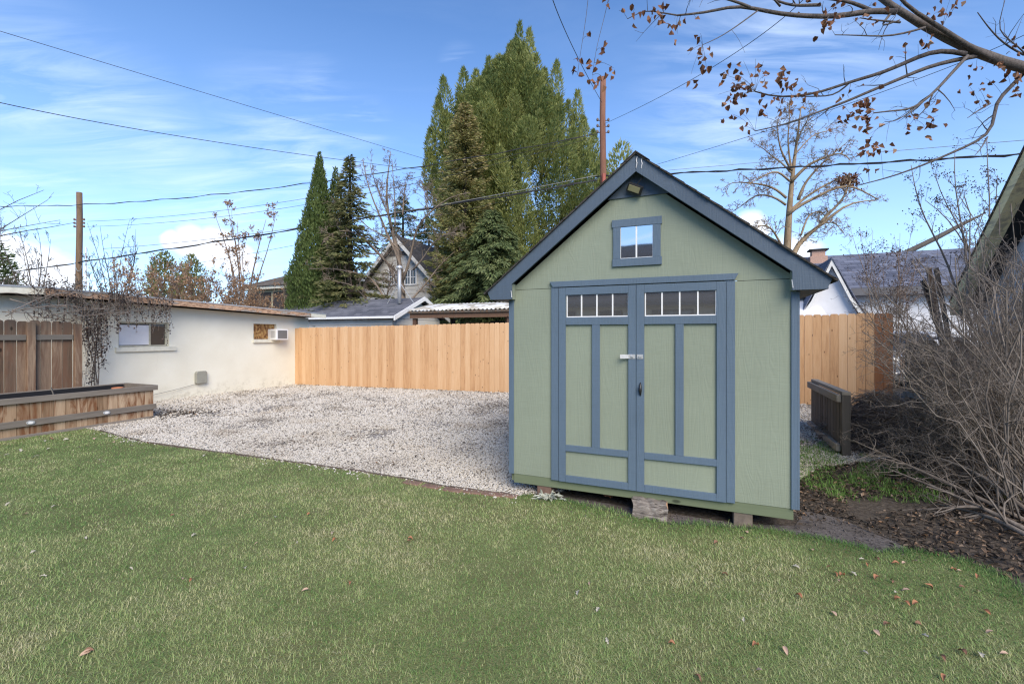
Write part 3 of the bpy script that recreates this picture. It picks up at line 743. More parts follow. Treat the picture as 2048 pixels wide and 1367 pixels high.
q.prism([(-hw, .02), (-hw + .02, 0), (hw - .02, 0), (hw, .02), (hw, .27), (hw - .03, .31), (-hw + .03, .31), (-hw, .27)], 'x', .001, .09)
q.build('cover', M['boxgrey'], jb, bevel=.01)
MB().box(.0905, -.02, .02, .096, .02, .04).build('latch', M['boxgrey'], jb)
c0 = np.array((*lot(BO, .03, y0 + .05), .33)); c1 = np.array((*lot(BO, .12, -5.2), .13))
tt = np.linspace(0, 1, 12)[:, None]
tag(MB().tubes(c0 * (1 - tt) + c1 * tt - np.array([0, 0, 1.]) * (.06 * np.sin(tt * np.pi)), np.full(12, .006), 5).build('cable', M['wiregrey']), 'thin grey cable sagging from the utility box towards the planter', 'cable')

# ------------------------------------------------------------------ raised planter
PR = G(307, 836)
pl_ = thing('planter_box', 'long raised planter of stained boards with a grey rim', 'planter', (*PR, 0), LR)
LEN = 3.4; PWD = .92; PH = .535
b = MB(); n = 24
for i in range(n): b.box(-.022, -LEN + i * LEN / n + .002, .0, 0, -LEN + (i + 1) * LEN / n - .002, PH, random.random())
m_ = 6
for i in range(m_): b.box(-PWD + i * PWD / m_ + .002, -.022, 0, -PWD + (i + 1) * PWD / m_ - .026 * (i == m_ - 1) - .002, 0, PH, random.random())
b.box(-PWD, -LEN, 0, -PWD + .022, -.024, PH)
b.build('side_boards', M['planter'], pl_, bevel=.002)
b = MB()
b.box(.001, -LEN, PH - .005, .040, .055, PH + .085, .5)
b.box(-PWD - .03, .001, PH - .005, -.001, .055, PH + .085, .2); b.box(-PWD - .03, -LEN, PH - .005, -PWD + .01, -.001, PH + .085, .7)
b.build('rim', M['planterrail'], pl_, bevel=.004)
MB().box(.001, -LEN, .178, .038, .03, .275, .35).build('rail', M['planterrail'], pl_, bevel=.004)
MB().box(.001, -LEN, -.02, .03, .0, .05, .8).build('base_rail', M['planterrail'], pl_, bevel=.004)
b = MB(); V, Fc = grid(np.linspace(-PWD + .03, -.03, 12), np.linspace(-LEN, -.03, 40), lambda X, Y: PH - .02 + .06 * (fbm(X + 5, Y + 9, 5, 2) - .5))
b.add(V, Fc).build('soil', M['soil'], pl_, smooth=True)
b = MB().box(-.0245, -LEN, PH - .09, -.0225, -.025, PH + .07); b.box(-PWD + .024, -LEN, PH - .09, -PWD + .026, -.025, PH + .07); b.build('liner', M['black'], pl_)
for px, py in ((61, 841), (213, 822)):
    y = onx(px, py, PR, .04)[0]
    q = MB(); an = np.linspace(0, 2 * np.pi, 20, endpoint=False)
    q.prism([(y + .052 * math.cos(a), .227 + .031 * math.sin(a)) for a in an], 'x', .0385, .05)
    dk = q.build('deck_light', M['galv'], pl_, bevel=.004)
    q = MB(); q.prism([(y + .03 * math.cos(a), .227 + .017 * math.sin(a)) for a in an], 'x', .0505, .053); q.build('lens', M['white'], dk)
px = onx(112, 760, PR, -.3)
st = MB().beam((-.3, px[0], PH - .05), (-.33, px[0] - .05, PH + .17), .05, .012).build('stake', M['oldrail'], None)
st.location = (*PR, 0); st.rotation_euler = (0, 0, LR); tag(st, 'short pale wooden stake standing in the planter soil', 'stake')
px = onx(235, 770, PR, -.35)
tp = thing('flower_pot', 'orange terracotta pot sunk in the planter soil', 'pot', (*lot(PR, -.35, px[0]), PH - .06), LR)
q = MB(); rr = [(.05, 0), (.07, .1), (.085, .1), (.085, .13), (.072, .13), (.06, .05)]
an = np.linspace(0, 2 * np.pi, 18, endpoint=False); V = np.array([[(r * math.cos(a), r * math.sin(a), z) for a in an] for r, z in rr]); idx = np.arange(len(rr) * 18).reshape(len(rr), 18)
q.add(V.reshape(-1, 3), np.stack([idx[:-1], np.roll(idx, -1, 1)[:-1], np.roll(idx, -1, 1)[1:], idx[1:]], -1).reshape(-1, 4)); q.build('pot', M['terracotta'], tp, smooth=True)

# old board fence behind the planter
OF = lot(PR, -1.14, 0)
ye = onx(160, 700, OF)[0]
of = thing('weathered_fence', 'weathered brown board fence with rounded tops behind the planter', 'fence', (*OF, 0), LR)
b = MB(); y = ye - .11; k = 0
while y > ye - 3.6:
    w_ = random.uniform(.132, .142); zt = 1.80 + random.uniform(-.012, .012); r = random.random()
    b.prism([(y - w_, .02), (y, .02), (y, zt - .035), (y - .015, zt - .010), (y - .035, zt), (y - w_ + .035, zt), (y - w_ + .015, zt - .010), (y - w_, zt - .035)], 'x', -.02, 0, r)
    y -= w_ + random.uniform(.006, .016)
b.build('board_panel', M['oldwood'], of, bevel=.003)
yp = onx(63, 700, OF, .06)[0]
for z in (1.47, .35):
    for a, c in ((ye - 3.6, yp - .055), (yp + .055, ye - .11)): MB().box(.001, a, z, .04, c, z + .09).build('rail', M['oldrail'], of, bevel=.003)
for yy, zt in ((yp, 1.78), (ye - .05, 1.76)):
    MB().box(.001, yy - .053, 0, .075, yy + .053, zt).build('post', M['oldwood'], of, bevel=.006)

# ------------------------------------------------------------------ new cedar fence
nf = thing('cedar_fence', 'new orange cedar board fence along the back of the gravel', 'fence', (*FENCE_O, 0), LR)
UE = ony(1783, 720, FENCE_O)[0]
b = MB(); u = .0; i = 0
ends = MB()
while u < UE - .01:
    w_ = .1372; z0 = .0135 * u + .01 + random.uniform(-.008, .012); zt = .0135 * u + 1.765 + random.uniform(-.006, .006)
    r = random.random() ** .9
    tgt = ends if u > UE - .30 else b
    if abs(u - .14 * 29) < .05: r = .02
    x = u + random.uniform(.0005, .003); zt += random.uniform(-.006, .006)
    tgt.prism([(x, z0), (x + w_, z0), (x + w_ + random.uniform(-.002, 0), zt - .026), (x + w_ - .024, zt), (x + .024, zt), (x, zt - .026)], 'y', random.uniform(-.003, 0), .018, r)
    u += .14; i += 1
b.build('board_panel', M['cedar'], nf, bevel=.0015)
ends.build('end_boards', M['cedarred'], nf, bevel=.0015)['label'] = 'reddish boards at the far right end'
for z in (.3, .95, 1.55):
    q = MB(); q.beam((.02, .04, z), (UE - .02, .04, z + .0135 * UE), .038, .09); q.build('rail', M['cedar'], nf)
for k in range(7):
    uu = .06 + k * 2.4
    if uu < UE: MB().box(uu, .061, 0, uu + .09, .15, 1.7 + .0135 * uu).build('post', M['cedar'], nf)
MB().box(UE + .002, -.0, .15, UE + .02, .1, 1.74 + .0135 * UE).build('end_strip', M['white'], nf)

# ------------------------------------------------------------------ low dark panel right of the shed
LO = np.array((4.07, 5.62)); 
lf = thing('low_fence_panel', 'low blackened picket panel with silvered rails between the shed and the bare shrub', 'fence panel', (*LO, .045), LR)
LL = 1.72
b = MB(); y = .115
while y < LL - .1:
    b.box(.0, y, .06, .022, y + .125, .73, random.random()); y += .142
b.build('board_panel', M['darkwood'], lf, bevel=.003)
MB().box(-.052, .0, .685, -.001, LL, .775, .3).build('rail', M['darkrail'], lf, bevel=.004)
MB().box(-.052, .03, .07, -.001, LL, .16, .8).build('rail', M['darkrail'], lf, bevel=.004)
MB().box(.001, -.02, .776, .092, LL, .818, .6).build('cap_rail', M['darkrail'], lf, bevel=.004)
MB().box(.0, -.02, -.06, .092, .09, .774, .4).build('post', M['darkwood'], lf, bevel=.005)
MB().box(.0, LL - .1, -.06, .092, LL - .01, .774, .7).build('post', M['darkwood'], lf, bevel=.005)

# ------------------------------------------------------------------ old grey fence and things behind the shrub, right
GF = np.array((6.55, 6.0))
gf = thing('grey_board_fence', 'old silver grey board fence behind the bare shrub on the right', 'fence', (*GF, 0), LR)
b = MB(); y = -2.6
while y < 3.3:
    w_ = random.uniform(.12, .15)
    b.box(.0, y, .0, .02, y + w_, 1.42 + random.uniform(-.05, .06), random.random()); y += w_ + random.uniform(.004, .02)
b.build('board_panel', M['greywood'], gf)
MB().beam((-.025, -2.6, 1.50), (-.025, 3.3, 1.50), .10, .05).build('cap_rail', M['darkrail'], gf)
MB().beam((-.022, -2.6, .4), (-.022, 3.3, .4), .04, .09).build('rail', M['darkrail'], gf)
for yy in (-2.4, .2, 2.6): MB().box(.021, yy, 0, .11, yy + .09, 1.45).build('post', M['greywood'], gf)
base = W(1935, 735, 8.2)
for i, (tx, ty, w_, lb) in enumerate(((1857, 537, .13, 'tall grey board leaning behind the shrub, left of the leaning pair'), (1872, 536, .12, 'tall grey board leaning behind the shrub, longest of the three'), (1846, 560, .14, 'shorter grey board leaning behind the shrub, leftmost of the three'))):
    p = base + np.array((.16 * i - .16, .06 * i, -1.0)); q_ = W(tx, ty, 7.9 + .07 * i)
    o = MB().beam(p, q_, w_, .024, up=(.3, -1, .2)).build('leaning_board', M['greywood'], bevel=.003)
    tag(o, lb, 'board', 'loose boards leaning behind the shrub')
lp = MB(); P = np.array([W(1700, 562, 25), W(1798, 512, 24.6), W(1880, 472, 24.3), W(1925, 448, 24.1), W(1972, 425, 24)])
lp.tubes(P, [.16, .15, .125, .10, .03], 8)
tag(lp.build('leaning_pole', M['oldrail']), 'thick grey pole jutting up at a slant from behind the blue grey roof', 'pole')

# neighbour's garage at the right edge: gable towards the yard
M['yellowboard'] = wood('flaking yellow rake board', [(.66, .50, .24), (.86, .70, .37), (.90, .78, .46)], 'y', 22, False, .85, streak=(.5, .4, .25), bs=.5)
M['whitewall'] = plain('white painted wall', (.66, .67, .70), .8, 0, .06, 3, .2)
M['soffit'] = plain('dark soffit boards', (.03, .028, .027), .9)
M['oldroof'] = shingle('old brown shingles', (.07, .06, .05), (.11, .10, .085), 'y')
GO = np.array((8.68, 8.9)); gr = thing('neighbour_garage', 'neighbouring garage at the right edge with a flaking yellow rake board', 'garage', (*GO, 0), LR)
def gpt(y, z, x=0.0): return (x, y, z)
PKy, PKz, EVz = -2.35, 4.55, 2.28
b = MB(); b.poly([(0.45, .1, 0), (0.45, 2 * PKy - .1, 0), (0.45, 2 * PKy - .1, EVz), (0.45, PKy, PKz - .1), (0.45, .1, EVz)])
b.poly([(0.45, .1, 0), (5, .1, 0), (5, .1, EVz), (0.45, .1, EVz)]); b.poly([(0.45, 2 * PKy, 0), (5, 2 * PKy, 0), (5, 2 * PKy, EVz), (.45, 2 * PKy, EVz)])
b.build('wall', M['whitewall'], gr)
sg_ = (PKz - EVz) / (-PKy)
for s_ in (1, -1):
    ye_ = PKy + s_ * (-PKy + .12); ze_ = PKz - sg_ * (-PKy + .12)
    def ring(x0, x1, d0, d1): return [(x0, ye_, ze_ + d0), (x1, ye_, ze_ + d0), (x1, PKy, PKz + d0), (x0, PKy, PKz + d0), (x0, ye_, ze_ + d1), (x1, ye_, ze_ + d1), (x1, PKy, PKz + d1), (x0, PKy, PKz + d1)]
    MB().hexa(ring(-.04, .15, -.22, .03)).build('rake_board', M['yellowboard'], gr)
    MB().hexa(ring(.151, 5.2, -.10, -.03)).build('soffit', M['soffit'], gr)
    MB().hexa(ring(-.06, 5.2, .031, .07)).build('roof', M['oldroof'], gr)

# ------------------------------------------------------------------ houses beyond the fence
def siding(name, c, h=.2, gap=.07):
    t = NT(name); o = t.obj(); x = t.n('ShaderNodeSeparateXYZ', {0: o})
    fr = t.math('FRACT', t.math('DIVIDE', x.outputs[2], h))
    lap = t.ramp(fr, [(0, 0), (.05, 1), (1, .6)])
    n = t.noise(o, 1.5, 4)
    col = t.ramp(n, [(.3, tuple(q * .9 for q in c)), (.7, tuple(min(1, q * 1.08) for q in c))])
    col = t.mix(t.ramp(fr, [(0, .85), (gap, 0)]), col, tuple(q * .3 for q in c))
    return t.out(col, .75, lap, .8, .02)
M['greyside'] = siding('grey lap siding', (.60, .585, .55), .24, .1)
M['greytrim'] = plain('pale trim', (.62, .62, .60), .6)
M['slate'] = shingle('slate grey shingles', (.085, .09, .11), (.15, .155, .18), 'x', .33, .16, 1.8)
M['navy'] = shingle('blue grey shingles', (.075, .085, .12), (.16, .175, .23), 'x', .35, .17, 1.4)
M['charcoal'] = shingle('charcoal shingles', (.05, .05, .055), (.08, .08, .09), 'y', .33, .16, 1.4)
ZH = 26.0; apx = W(800, 478, ZH)
HO = np.array((apx[0], ZH)); gh = thing('grey_house', 'grey lap sided house with a steep gable and paired upper windows', 'house', (*HO, 0), LR)
hh = apx[2]; P_ = 1.02; hwid = 4.6
b = MB(); b.prism([(-hwid, 0), (hwid, 0), (hwid, hh - hwid * P_), (0, hh - .05), (-hwid, hh - hwid * P_)], 'y', .0, 8.0, .5); b.build('wall', M['greyside'], gh)
MB().prism([(-.8, hh - .95), (.8, hh - .95), (0, hh - .12)], 'y', -.02, -.001).build('gable_peak', plain('dark gable shingles', (.13, .12, .12), .9), gh)
for s_ in (-1, 1):
    MB().hexa([(0, -.45, hh), (s_ * (hwid + .4), -.45, hh - (hwid + .4) * P_), (s_ * (hwid + .4), 8.2, hh - (hwid + .4) * P_), (0, 8.2, hh), (0, -.45, hh + .16), (s_ * (hwid + .4), -.45, hh + .16 - (hwid + .4) * P_), (s_ * (hwid + .4), 8.2, hh + .16 - (hwid + .4) * P_), (0, 8.2, hh + .16)], .5).build('roof', M['charcoal'], gh)
    MB().prism([(0, hh + .10), (s_ * (hwid + .42), hh + .10 - (hwid + .42) * P_), (s_ * (hwid + .42), hh - .16 - (hwid + .42) * P_), (0, hh - .16)], 'y', -.49, -.452).build('rake_board', M['greytrim'], gh)
u, z, _ = ony(804, 493, HO, -.05)
q = MB(); an = np.linspace(0, 2 * np.pi, 20, endpoint=False); q.prism([(u + .19 * math.cos(a), z + .28 * math.sin(a)) for a in an], 'y', -.06, -.021); vt = q.build('vent', M['white'], gh)
for a, c in ((780, 797), (811, 832)):
    u0, z1, _ = ony(a, 541, HO); u1, z0, _ = ony(c, 567, HO)
    f_ = MB(); f_.box(u0 - .08, -.05, z0 - .08, u1 + .08, -.001, z0); f_.box(u0 - .08, -.05, z1, u1 + .08, -.001, z1 + .08)
    um = (u0 + u1) / 2
    for x in (u0 - .08, um - .04, u1): f_.box(x, -.05, z0, x + .08, -.001, z1)
    for x in (u0 + (um - u0) / 2, um + (u1 - um) / 2): f_.box(x - .015, -.04, z0, x + .015, -.02, z1)
    f_.box(u0, -.039, (z0 + z1) / 2 - .015, u1, -.021, (z0 + z1) / 2 + .015)
    wd = f_.build('window', M['white'], gh); MB().box(u0, -.018, z0, u1, -.002, z1).build('window_pane', M['glassdark'], wd)

# garage with slate shingles in front of it
E1 = np.array(((790 - CX) / F * 17, 17.0))
ga = thing('shingled_garage', 'low garage with a slate shingle roof and white gutter behind the cedar fence', 'garage', (*E1, 0), LR)
ez, rz2, gy = 2.19, 3.03, 1.93
b = MB(); b.poly([(-.3, .25, 0), (-.3, 2 * gy - .25, 0), (-.3, 2 * gy - .25, ez), (-.3, gy, rz2 - .1), (-.3, .25, ez)]); b.box(-9.5, .25, 0, -.301, 2 * gy - .25, ez - .02); b.build('wall', M['greyside'], ga)
b = MB(); RL = -6.2; LE = -8.2
b.hexa([(LE, 0, ez), (0, 0, ez), (0, gy, rz2 - .0), (RL, gy, rz2), (LE, 0, ez + .05), (0, 0, ez + .05), (0, gy, rz2 + .05), (RL, gy, rz2 + .05)])
b.hexa([(LE, 2 * gy, ez), (RL, gy, rz2), (0, gy, rz2), (0, 2 * gy, ez), (LE, 2 * gy, ez + .05), (RL, gy, rz2 + .05), (0, gy, rz2 + .05), (0, 2 * gy, ez + .05)])
b.add([(LE, 0, ez + .049), (RL, gy, rz2 + .049), (LE, 2 * gy, ez + .049)], [(0, 1, 2)]); b.build('roof', M['slate'], ga)
MB().box(-9.0, -.09, ez - .02, -.02, -.002, ez + .06).build('gutter', M['white'], ga)
for s_ in (0, 1):
    y_a, y_b = (-.08, gy) if not s_ else (2 * gy + .08, gy)
    za = ez - .03
    MB().hexa([(.002, y_a, za - .08), (.05, y_a, za - .08), (.05, y_b, rz2 - .08), (.002, y_b, rz2 - .08), (.002, y_a, za + .10), (.05, y_a, za + .10), (.05, y_b, rz2 + .08), (.002, y_b, rz2 + .08)]).build('rake_board', M['white'], ga)
fp = W(799, 545, 18.4)
fl_ = thing('flue_pipe', 'galvanised flue pipe braced on the garage roof in front of the grey house', 'flue', (fp[0], 18.4, 2.8))
top = fp[2] - 2.8 + .15
MB().tubes([(0, 0, 0), (0, 0, top)], [.075, .075], 12).build('pipe', M['galv'], fl_, smooth=True)
MB().tubes([(0, 0, top + .03), (0, 0, top + .10), (0, 0, top + .16)], [.13, .12, .02], 12).build('cap', M['galv'], fl_)
for dx, dy in ((-.55, .2), (.6, -.1)): MB().tubes([(dx, dy, .02), (0, 0, top * .62)], [.015, .015], 5).build('brace', M['galv'], fl_)

# carport with corrugated roof
def corr():
    t = NT('corrugated steel'); o = t.obj()
    a = t.noise(t.map(o, (.25, .05, 1)), 5, 3, .4); n = t.noise(o, 5, 5)
    col = t.ramp(a, [(.44, (.66, .67, .68)), (.5, (.40, .37, .31)), (.56, (.40, .38, .33)), (.6, (.68, .69, .70))])
    return t.out(t.mix(t.ramp(n, [(.55, 0), (.8, .5)]), col, (.32, .26, .18)), .5, None, metal=.2)
M['corr'] = corr(); M['postwood'] = wood('brown carport timber', [(.08, .045, .03), (.17, .10, .065)], 'z', 30)
K0 = W(815, 621, 15.5); KO = np.array((K0[0], 15.5))
cp = thing('carport', 'open carport with a white corrugated roof behind the cedar fence', 'carport', (*KO, 0), LR)
KW = ony(1021, 612, KO)[0] + .05; kz = K0[2]; KD = 4.4
xs_ = np.linspace(0, KW, 160); V, Fc = grid(xs_, np.array([0, 1.45, KD]), lambda X, Y: kz + .30 * np.minimum(Y, 1.45) / 1.45 - .25 * np.maximum(Y - 1.45, 0) / 2.95 + .02 * np.sin(X / KW * 2 * np.pi * 26))
m_ = MB().add(V, Fc).build('roof', M['corr'], cp, smooth=True); so_ = m_.modifiers.new('thick', 'SOLIDIFY'); so_.thickness = .012
MB().box(.05, .06, kz - .26, KW - .03, .11, kz - .05).build('beam', M['postwood'], cp)
MB().box(.0, .0, kz - .10, KW, .05, kz - .03).build('beam', M['greywood'], cp)
MB().box(.05, KD - .4, kz - .52, KW, KD - .3, kz - .3).build('beam', M['postwood'], cp)
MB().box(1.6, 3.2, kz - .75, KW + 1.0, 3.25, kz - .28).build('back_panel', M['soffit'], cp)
for x, y, mm in ((.12, .06, 'postwood'), (KW - .22, .06, 'postwood'), (KW - .38, .3, 'postwood'), (1.12, .9, 'soffit'), (2.3, KD - .4, 'soffit'), (KW - .1, KD - .4, 'postwood')):
    MB().box(x, y + .06, 0, x + .13, y + .19, kz - .265).build('post', M[mm], cp)

# cream house with screened porch far left
CH = W(478, 578, 30); CO = np.array((CH[0], 30.0))
ch = thing('screened_house', 'cream house with a hip roof and dark screened porch above the stucco building', 'house', (*CO, 0), LR)
cw = ony(612, 578, CO)[0] + 1.5; cz = CH[2]
b = MB(); b.box(.3, .4, 0, cw, 8, cz - .05); b.build('wall', plain('cream stucco wall', (.50, .45, .30), .85), ch)
MB().box(0, 0, cz - .08, cw + .3, 8, cz + .12).build('fascia', M['sill'], ch)
b = MB(); V = [(-.1, -.1, cz + .121), (cw + .4, -.1, cz + .121), (cw + .4, 8.1, cz + .121), (-.1, 8.1, cz + .121), (3.9, 4, cz + 1.9), (cw - 3, 4, cz + 1.9)]
b.add(V, [(0, 1, 5, 4), (2, 3, 4, 5)]); b.add(V, [(1, 2, 5), (3, 0, 4)]); b.build('roof', shingle('brown hip shingles', (.09, .075, .06), (.14, .12, .10), 'x'), ch)
for k in range(5):
    x0 = .5 + k * (cw - 2.0) / 5; x1 = x0 + (cw - 2.0) / 5 - .18
    MB().box(x0, .36, cz - 1.9, x1, .399, cz - .25).build('screen', plain('dark porch screen', (.05, .042, .038), .8) if k == 0 else bpy.data.materials['dark porch screen'], ch)

# white house with blue grey roof on the right
RH = W(1700, 577, 17); RO = np.array((RH[0], 17.0))
rh = thing('white_house', 'white house with a blue grey shingle roof behind the cedar fence on the right', 'house', (*RO, 0), LR)
ez = RH[2]; yr = 4.0; rzz = W(1700, 514, 17 + yr * CT)[2]
x0, x1 = -3.4, 12.0
b = MB(); b.box(x0 + .3, .45, 0, x1, 2 * yr - .4, ez - .1); b.build('wall', M['whitewall'], rh)
b = MB(); b.hexa([(x0, 0, ez - .03), (x1, 0, ez - .03), (x1, yr, rzz - .03), (x0, yr, rzz - .03), (x0, 0, ez + .05), (x1, 0, ez + .05), (x1, yr, rzz + .05), (x0, yr, rzz + .05)])
b.hexa([(x0, 2 * yr, ez - .03), (x0, yr, rzz - .03), (x1, yr, rzz - .03), (x1, 2 * yr, ez - .03), (x0, 2 * yr, ez + .05), (x0, yr, rzz + .05), (x1, yr, rzz + .05), (x1, 2 * yr, ez + .05)]); b.build('roof', M['navy'], rh)
MB().box(x0, -.04, ez - .26, x1, -.002, ez + .0).build('fascia', plain('dark gutter board', (.10, .10, .11), .6), rh)
# entry gable
gx, gz0, _ = ony(1664, 521, RO, -.9); yv = -.9; pk = 2.35
wg = .95; gzt = gz0
MB().prism([(gx - wg, 0), (gx + wg * .9, 0), (gx + wg * .9, gzt - wg * pk * .9), (gx, gzt - .1), (gx - wg, gzt - wg * pk)], 'y', yv + .25, .449).build('entry_wall', M['whitewall'], rh)
for s_, L_ in ((-1, 1.02), (1, .95)):
    P = [(gx, gzt + .05), (gx + s_ * L_ * .62, gzt + .05 - L_ * .62 * pk), (gx + s_ * (L_ + .12), gzt + .05 - L_ * pk * .96), (gx + s_ * (L_ + .05), gzt - .12 - L_ * pk * .96), (gx + s_ * L_ * .58, gzt - .12 - L_ * .60 * pk), (gx, gzt - .18)]
    MB().prism(P, 'y', yv, yv + .05).build('entry_rake', M['greytrim'], rh)
    MB().hexa([(gx, yv - .03, gzt + .055), (gx + s_ * (L_ + .12), yv - .03, gzt + .055 - L_ * pk), (gx + s_ * (L_ + .12), yr * .6, gzt + .055 - L_ * pk), (gx, yr * .9, gzt + .055), (gx, yv - .03, gzt + .12), (gx + s_ * (L_ + .12), yv - .03, gzt + .12 - L_ * pk), (gx + s_ * (L_ + .12), yr * .6, gzt + .12 - L_ * pk), (gx, yr * .9, gzt + .12)]).build('entry_roof', M['navy'], rh)
cu, cz_, _ = ony(1638, 500, RO, yr * .75)
M['pinkbrick'] = plain('pinkish brick', (.42, .27, .21), .9, 0, .2, 22, .4)
q = MB(); q.box(cu - .32, yr * .75, ez, cu + .32, yr * .75 + .5, cz_ - .25); ck = q.build('chimney', M['pinkbrick'], rh)
MB().box(cu - .25, yr * .75 + .05, cz_ - .249, cu + .25, yr * .75 + .45, cz_ + .0).build('chimney_pot', M['pinkbrick'], ck)
MB().box(cu - .36, yr * .75 - .04, cz_ + .001, cu + .36, yr * .75 + .54, cz_ + .06).build('cap', M['soffit'], ck)
# pale porch roof at its left, seen past the shed eave
u0, z0, _ = ony(1597, 632, RO, -.4); u1, z1, _ = ony(1640, 610, RO, -.4)
q = MB(); q.hexa([(u0 - 2, -1.4, z0 - .05), (u1, -1.4, z0 - .05), (u1, .4, z1 + .25), (u0 - 2, .4, z1 + .25), (u0 - 2, -1.4, z0 + .02), (u1, -1.4, z0 + .02), (u1, .4, z1 + .32), (u0 - 2, .4, z1 + .32)]); q.build('porch_roof', M['whitepanel'], rh)

# pale car glimpsed through the shrub beyond the end of the fence
M['carpaint'] = plain('pale silver car paint', (.42, .44, .48), .35, .3, .04, 2)
M['taillight'] = plain('red tail lamp', (.35, .03, .03), .3)
C0 = W(1838, 780, 11.5); ca = thing('parked_car', 'pale silver car mostly hidden behind the bare shrub beyond the cedar fence', 'car', (C0[0], 11.5, .0), LR + .1)
q = MB(); prof = [(0, .45), (.02, .9), (.12, 1.02), (.55, 1.12), (.95, 1.62), (2.4, 1.66), (3.2, 1.15), (4.3, .95), (4.4, .45)]
q.prism([(y, z) for y, z in prof] + [(3.9, .3), (.4, .3)], 'x', -.88, .88, .5); q.build('body', M['carpaint'], ca, bevel=.08)
MB().hexa([(-.72, .555, 1.14), (.72, .555, 1.14), (.62, .90, 1.56), (-.62, .90, 1.56), (-.72, .535, 1.16), (.72, .535, 1.16), (.62, .88, 1.58), (-.62, .88, 1.58)]).build('rear_window', M['glassdark'], ca)
for s_ in (-1, 1): MB().box(s_ * .84 - .11 * (s_ > 0) - .0 * s_, -.02, .78, s_ * .84 + .11 * (s_ < 0), .05, .98).build('tail_light', M['taillight'], ca, bevel=.01)
MB().box(-.86, -.08, .38, .86, .02, .6).build('bumper', M['carpaint'], ca, bevel=.03)
for x in (-.8, .8):
    for y in (.85, 3.45):
        wz = MB().tubes([(x - .1, y, .32), (x + .1, y, .32)], [.32, .32], 20).build('wheel', M['black'], ca)
        MB().tubes([(x - .105, y, .32), (x + .105, y, .32)], [.19, .19], 16).build('rim', M['galv'], wz)

# the house behind the photographer, seen in the shed's window panes
M['tanside'] = siding('tan lap siding', (.66, .60, .50), .26, .16)
BH = np.array((-10.0, -6.5)); bh = thing('lap_sided_house', 'tan lap sided house with dark roof reflected in the shed window panes', 'house', (*BH, 0), LR)
MB().box(0, -8, 0, 11.5, 0, 2.75).build('wall', M['tanside'], bh)
MB().hexa([(-.5, .7, 2.62), (12, .7, 2.62), (12, -4, 5.75), (-.5, -4, 5.75), (-.5, .7, 2.75), (12, .7, 2.75), (12, -4, 5.9), (-.5, -4, 5.5)]).build('roof', M['charcoal'], bh)
MB().hexa([(-.5, -8.7, 2.62), (-.5, -4, 5.75), (12, -4, 5.75), (12, -8.7, 2.62), (-.5, -8.7, 2.75), (-.5, -4, 5.5), (12, -4, 5.9), (12, -8.7, 2.75)]).build('roof', M['charcoal'], bh)
for x, w_ in ((.8, 1.1), (2.9, .9), (4.9, 1.5), (7.4, .9), (9.2, 1.1)):
    wd = MB().box(x, .001, 1.0, x + w_, .04, 2.5).build('window', M['soffit'], bh); MB().box(x + .08, .041, 1.08, x + w_ - .08, .045, 2.42).build('window_pane', M['glassdark'], wd)
# ------------------------------------------------------------------ poles and overhead lines
def pole(px, ytop, Z, r, mat, lb):
    t = W(px, ytop, Z); p = thing('utility_pole', lb, 'utility pole', (t[0], Z, 0), 0, None)
    hgt = t[2]; zz = np.linspace(-.2, hgt, 9)
    MB().tubes(np.stack([.02 * np.sin(zz), 0 * zz, zz], -1), np.linspace(r * 1.2, r * .92, 9), 12).build('shaft', mat, p, smooth=True)
    return p, hgt
ZP1, ZP2 = 25.0, 20.0
p1, h1 = pole(158.5, 385, ZP1, .145, M['poletimber'], 'bare brown utility pole rising behind the stucco building on the left')
p2, h2 = pole(1206, 155, ZP2, .135, M['poletimberred'], 'tall reddish utility pole standing in front of the big cedar behind the shed')
def insul(p, Z, rows, dx):
    for z in rows:
        for s_ in (-1, 1):
            q = MB().tubes([(s_ * .10, -.0, z), (s_ * dx, -.0, z)], [.02, .02], 6)
            q.tubes([(s_ * dx, 0, z - .02), (s_ * dx, 0, z + .04), (s_ * dx, 0, z + .1)], [.045, .06, .03], 8); q.build('insulator', M['ceramic'], p)
insul(p1, ZP1, [W(0, y, ZP1)[2] for y in (440, 447, 454)], .26)
insul(p2, ZP2, [W(0, y, ZP2)[2] for y in (241, 253, 265)], .24)
MB().tubes([(0, -.17, h2 - 4.9), (0, -.19, h2 - 4.3)], [.09, .09], 8).build('clamp', plain('red cable clamp', (.35, .09, .06), .6), p2)
q = MB(); an = np.linspace(.3, 2.6, 12); q.tubes(np.stack([.16 + .30 * np.cos(an) * .6, -.2 + 0 * an, h1 - 3.9 - .45 * np.sin(an)], -1), np.full(12, .02), 6); q.build('cable_loop', M['wiregrey'], p1)
q = MB().tubes([(.42, -.05, h1 - 5.2), (.42, -.05, h1 - 3.0)], [.035, .035], 8); q.build('conduit', M['white'], p1)

def wire(lb, pts, r, mat='wire', wob=0.0, sides=5):
    P = np.array([W(*p) for p in pts])
    t = np.linspace(0, 1, len(P)); tt = np.linspace(0, 1, 40)
    c = [np.polyfit(t, P[:, k], min(len(P) - 1, 2 if len(P) > 2 else 1)) for k in range(3)]
    Q = np.stack([np.polyval(ci, tt) for ci in c], -1)
    if wob: Q[:, 2] += wob * np.sin(tt * 97)
    q = MB().tubes(Q, np.full(40, r), sides)
    if wob: q.tubes(Q + np.array((0, 0, 1.)) * (r * 2.0 * np.sin(tt * 60))[:, None], np.full(40, r * .8), 4)
    return tag(q.build('overhead_wire', M[mat], smooth=True), lb, 'wire', 'overhead wires')
wire('thin overhead wire highest across the left sky, sloping down to the big cedar', [(-120, 25, 11), (0, 60, 12), (400, 185, 15.5), (855, 319, 22.5)], .008)
wire('overhead wire second from the top in the left sky, ending at the bare fruit tree', [(-120, 178, 10), (0, 195, 11), (350, 262, 15), (740, 345, 21.5), (890, 338, 25)], .010)
